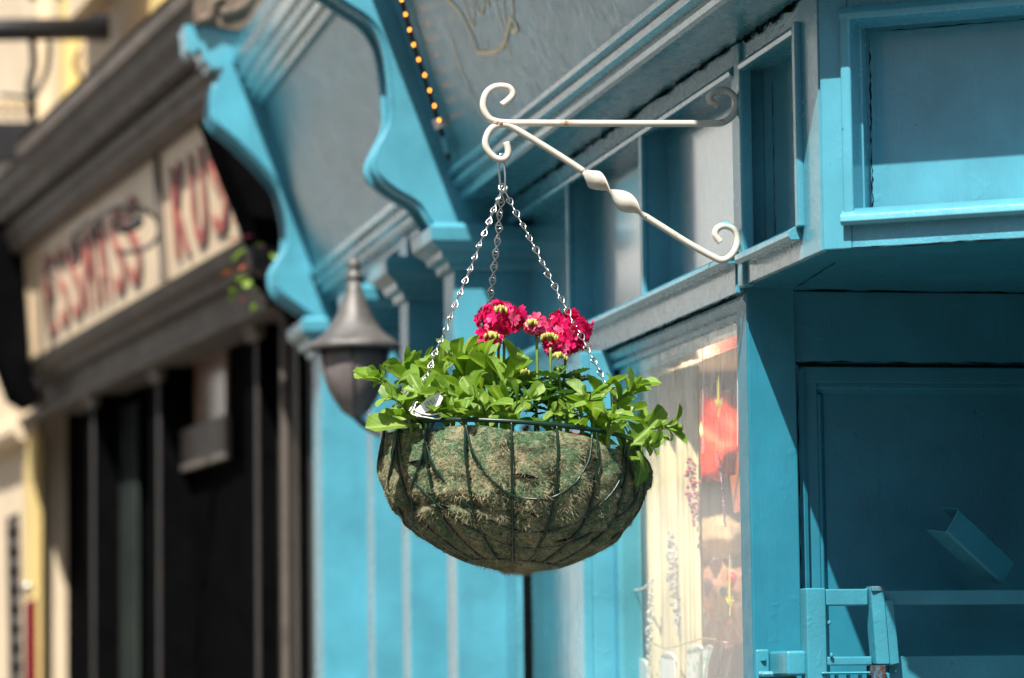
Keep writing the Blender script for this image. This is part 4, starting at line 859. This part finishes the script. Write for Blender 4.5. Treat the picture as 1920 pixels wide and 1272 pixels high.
W('pane', MB().box(ux(548), ux(490), -.04, -.03, .3, 2.6, f=L), plain('brownish_pane', (.055, .045, .035), .15, 0, .3, 4, .1, .001), 0)
zt0, zt1 = onF(L, -.02, 350, 880)[1], onF(L, -.02, 350, 800)[1]
W('transom', MB().box(ux(400), ux(296), -.05, -.03, zt0, zt1, f=L), stone, .004)
W('transom_light', MB().box(ux(392), ux(335), -.055, -.045, zt1, 2.6, f=L), plain('pinkish_pane', (.28, .17, .12), .2, 0, .3, 6, .1, .001), 0)
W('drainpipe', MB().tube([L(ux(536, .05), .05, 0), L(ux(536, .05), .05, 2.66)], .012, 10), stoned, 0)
# scrolled iron bracket before the name board
sc = thing('iron_scroll_bracket', 'thin dark iron scroll bracket with a ring in front of the cream name board', 'bracket', tuple(L(ud, .14, 2.9)))
yq = L(ud, .14, 0).y
ring = [on((0, yq, 0), (0, 1, 0), 236 + 64 * math.cos(a) * (1 if math.cos(a) > 0 else .9), 430 + 44 * math.sin(a)) for a in [math.radians(150 + i * 15) for i in range(22)]]
MB().tube(ring, .006, 8).build('ring', iron, sc, smooth=True)
MB().tube(spline([on((0, yq, 0), (0, 1, 0), *p) for p in ((172, 408), (150, 430), (138, 445), (148, 480), (140, 500))], 5), .006, 8).build('scroll', iron, sc, smooth=True)
MB().tube(spline([on((0, yq, 0), (0, 1, 0), *p) for p in ((222, 424), (238, 432), (252, 414), (262, 418), (246, 428))], 5), .011, 8).build('boss', iron, sc, smooth=True)
MB().tube([on((0, yq, 0), (0, 1, 0), *p) for p in ((296, 400), (302, 420), (304, 455))], .009, 8).build('wall_plate', iron, sc, smooth=True)
# trailing planter between the two shops
pc = on((0, 3.22, 0), (0, 1, 0), 505, 492)
pt = thing('trailing_planter', 'small dark planter with trailing green and red leaves beside the far blue corbel', 'planter', tuple(pc))
MB().lathe(pc, [(.03, -.03), (.045, -.01), (.052, .03), (.046, .03), (.042, .015)], 16).build('pot', iron, pt, smooth=True)
r = random.Random(5)
LSr = leafmesh('leaf', .030, .018, .4, .3, fruitm); LSg = leafmesh('leaf', .034, .02, .4, .3, leafm); LSw = leafmesh('leaf', .02, .016, .2, .3, petalp)
for i in range(46):
    a = r.uniform(0, 6.28); rad = r.uniform(.01, .08); dz = r.uniform(-.10, .03) if r.random() < .6 else r.uniform(.0, .045)
    p = pc + V((math.cos(a) * rad - (.03 if dz < -.02 else 0), math.sin(a) * rad, dz + .01)); put(r.choice((LSr, LSg, LSg, LSg, LSr, LSw)), pt, p, V((math.cos(a), math.sin(a), r.uniform(-.8, .4))), V((0, 0, 1)), r.uniform(.7, 1.2))

# ================================================================== things on the upper wall at the far left
hb = thing('hanging_sign', 'black hanging sign on a heavy iron arm over the old cornice', 'sign', tuple(L(2.6, 0, 3.55)))
yh = L(2.6, 0, 0).y; hq = lambda x, y: on((0, yh, 0), (0, 1, 0), x, y)
MB().tube([hq(205, 54), hq(-200, 58)], .034, 8).build('arm', iron, hb, smooth=True)
MB().prism([hq(170, 25), hq(206, 30), hq(205, 78), hq(165, 76)], (0, -.02, 0), (0, .02, 0)).build('wall_plate', iron, hb, bev=.003)
for pts, rr in (([(62, 0), (66, -120)], .013), ([(112, 0), (116, -120)], .009), ([(60, 70), (64, 120), (55, 165), (62, 215), (60, 260)], .012), ([(92, 78), (88, 130), (72, 170), (60, 182)], .009), ([(150, 95), (140, 120), (152, 145), (160, 160)], .006), ([(0, 178), (40, 182), (70, 188)], .006)):
    MB().tube(spline([hq(*p) for p in pts], 5), rr, 8).build('strut', iron, hb, smooth=True)
MB().prism([hq(-150, 232), hq(55, 230), hq(55, 300), hq(-150, 320)], (0, -.015, 0), (0, .015, 0)).build('board', iron, hb, bev=.004)
for k in range(5):
    c = hq(-20 + k * 20, 208); MB().tube([c + V((math.cos(a) * .016, 0, math.sin(a) * .022)) for a in [i * .6 for i in range(9)]], .005, 6).build('scroll', plain('gilt', (.4, .26, .08), .4, .6) if k == 0 else bpy.data.materials['gilt'], hb, smooth=True)
# the cream house beyond
ch_ = thing('cream_house', 'cream rendered house with yellow painted edge beyond the dark shop', 'house', tuple(L(4.2, 0, 0)))
MB().box(3.86, 9.5, -4, .04, 0, 9, f=L).build('wall', cream, ch_)
MB().box(3.8, 3.98, .028, .062, 0, 2.56, f=L).build('yellow_pilaster', creamy, ch_, bev=.006)
MB().sweep([lxy(9.5), lxy(3.9)], [(.03, 2.545), (.09, 2.545), (.11, 2.57), (.11, 2.60), (.08, 2.62), (.03, 2.62)]).build('string_course', cream, ch_)
for u in (4.9, 6.4):
    wn = MB().box(u, u + .8, .0, .03, 3.6, 5.0, f=L).build('window', greyglass, ch_); MB().box(u - .08, u + .88, .03, .09, 3.5, 3.6, f=L).build('sill', cream, wn)
for u in (.9, 2.3):
    wn = MB().box(u, u + .7, .0, .02, 3.9, 5.3, f=L).build('upper_window', greyglass, ds); MB().box(u - .08, u + .78, .0, .07, 3.8, 3.9, f=L).build('sill', cream, wn)
for u in (1.75, 3.25): MB().box(u, u + .16, .0, .05, 3.3, 8.8, f=L).build('wall_strip', creamy, ds, bev=.01)
MB().tube([L(2.05, .05, 3.35), L(2.05, .05, 8.5)], .045, 10).build('downpipe', cream, ds, smooth=True)
um = onF(L, .25, 30, 1000)
vb_ = thing('banner_board', 'tall narrow black banner board with pale lettering blots at the far left', 'banner', tuple(L(um[0], .25, 0)))
yb = L(um[0], .25, 0).y; bq = lambda x, y: on((0, yb, 0), (0, 1, 0), x, y)
MB().prism([bq(12, 972), bq(36, 960), bq(46, 1420), bq(20, 1420)], (0, -.01, 0), (0, .01, 0)).build('panel', iron, vb_, bev=.002)
for k in range(9):
    MB().lathe(bq(26 + k * .9, 985 + k * 36) + V((0, -.013, 0)), [(.003, -.014), (.011, -.008), (.011, .008), (.003, .014)], 7).build('letter_blot', stone, vb_)
rb = thing('red_wall_box', 'dark red letter box low on the cream wall beside the banner', 'box', tuple(bq(58, 1272)))
MB().prism([bq(48, 1128), bq(68, 1122), bq(70, 1420), bq(48, 1420)], (0, .0, 0), (0, .08, 0)).build('body', plain('dark_red_enamel', (.16, .008, .012), .25), rb, bev=.004)
MB().tube(spline([bq(50, 1120), bq(46, 1105), bq(54, 1096), bq(60, 1112)], 4), .006, 6).build('handle', zinc, rb, smooth=True)

# ================================================================== across the street (seen only as reflections in paint and glass), and an added sky-blocking house
def house(name, label, x0, x1, y0, y1, h, face, wm, gm, n):
    t = thing(name, label, 'house', ((x0 + x1) / 2, (y0 + y1) / 2, 0)); MB().box(x0, x1, y0, y1, -.6, h).build('wall', wm, t)
    MB().box(x0 - .2, x1 + .2, y0 - .2, y1 + .2, h, h + .3).build('roof_cornice', stone, t)
    for f in range(3):
        for k in range(n):
            if face == 'y':
                c = x0 + (x1 - x0) * (k + .5) / n; b = (c - .5, c + .5, y0 - .03, y0 + .01)
            elif face == 'n':
                c = x0 + (x1 - x0) * (k + .5) / n; b = (c - .5, c + .5, y1 - .01, y1 + .03)
            else:
                c = y0 + (y1 - y0) * (k + .5) / n; b = (x1 - .01, x1 + .03, c - .5, c + .5)
            z = 3.4 + f * 3.2; MB().box(*b, z, z + 1.7).build('window', greyglass, t)
    return t
house('cream_terrace', 'cream rendered terrace closing the street, facing the shops', -16, -4.2, 24, 30, 11, 'y', plain('pale_render', (.86, .85, .80), .8, 0, .1, 2, .2, .003), greyglass, 5)
house('opposite_terrace', 'pale terrace across the street from the blue shop', -15, -7.2, -30, 12, 7.5, 'x', plain('stone_render', (.80, .77, .70), .8, 0, .2, 2, .2, .003), greyglass, 9)
house('added_sky_block_house', 'unseen dark brick house added behind the camera to block sky light', -12, 14, -30, -24, 6, 'n', plain('dark_brick', (.16, .10, .08), .8, 0, .3, 6, .3, .003), greyglass, 6)  # added out of view to cut sky light on faces turned down the street
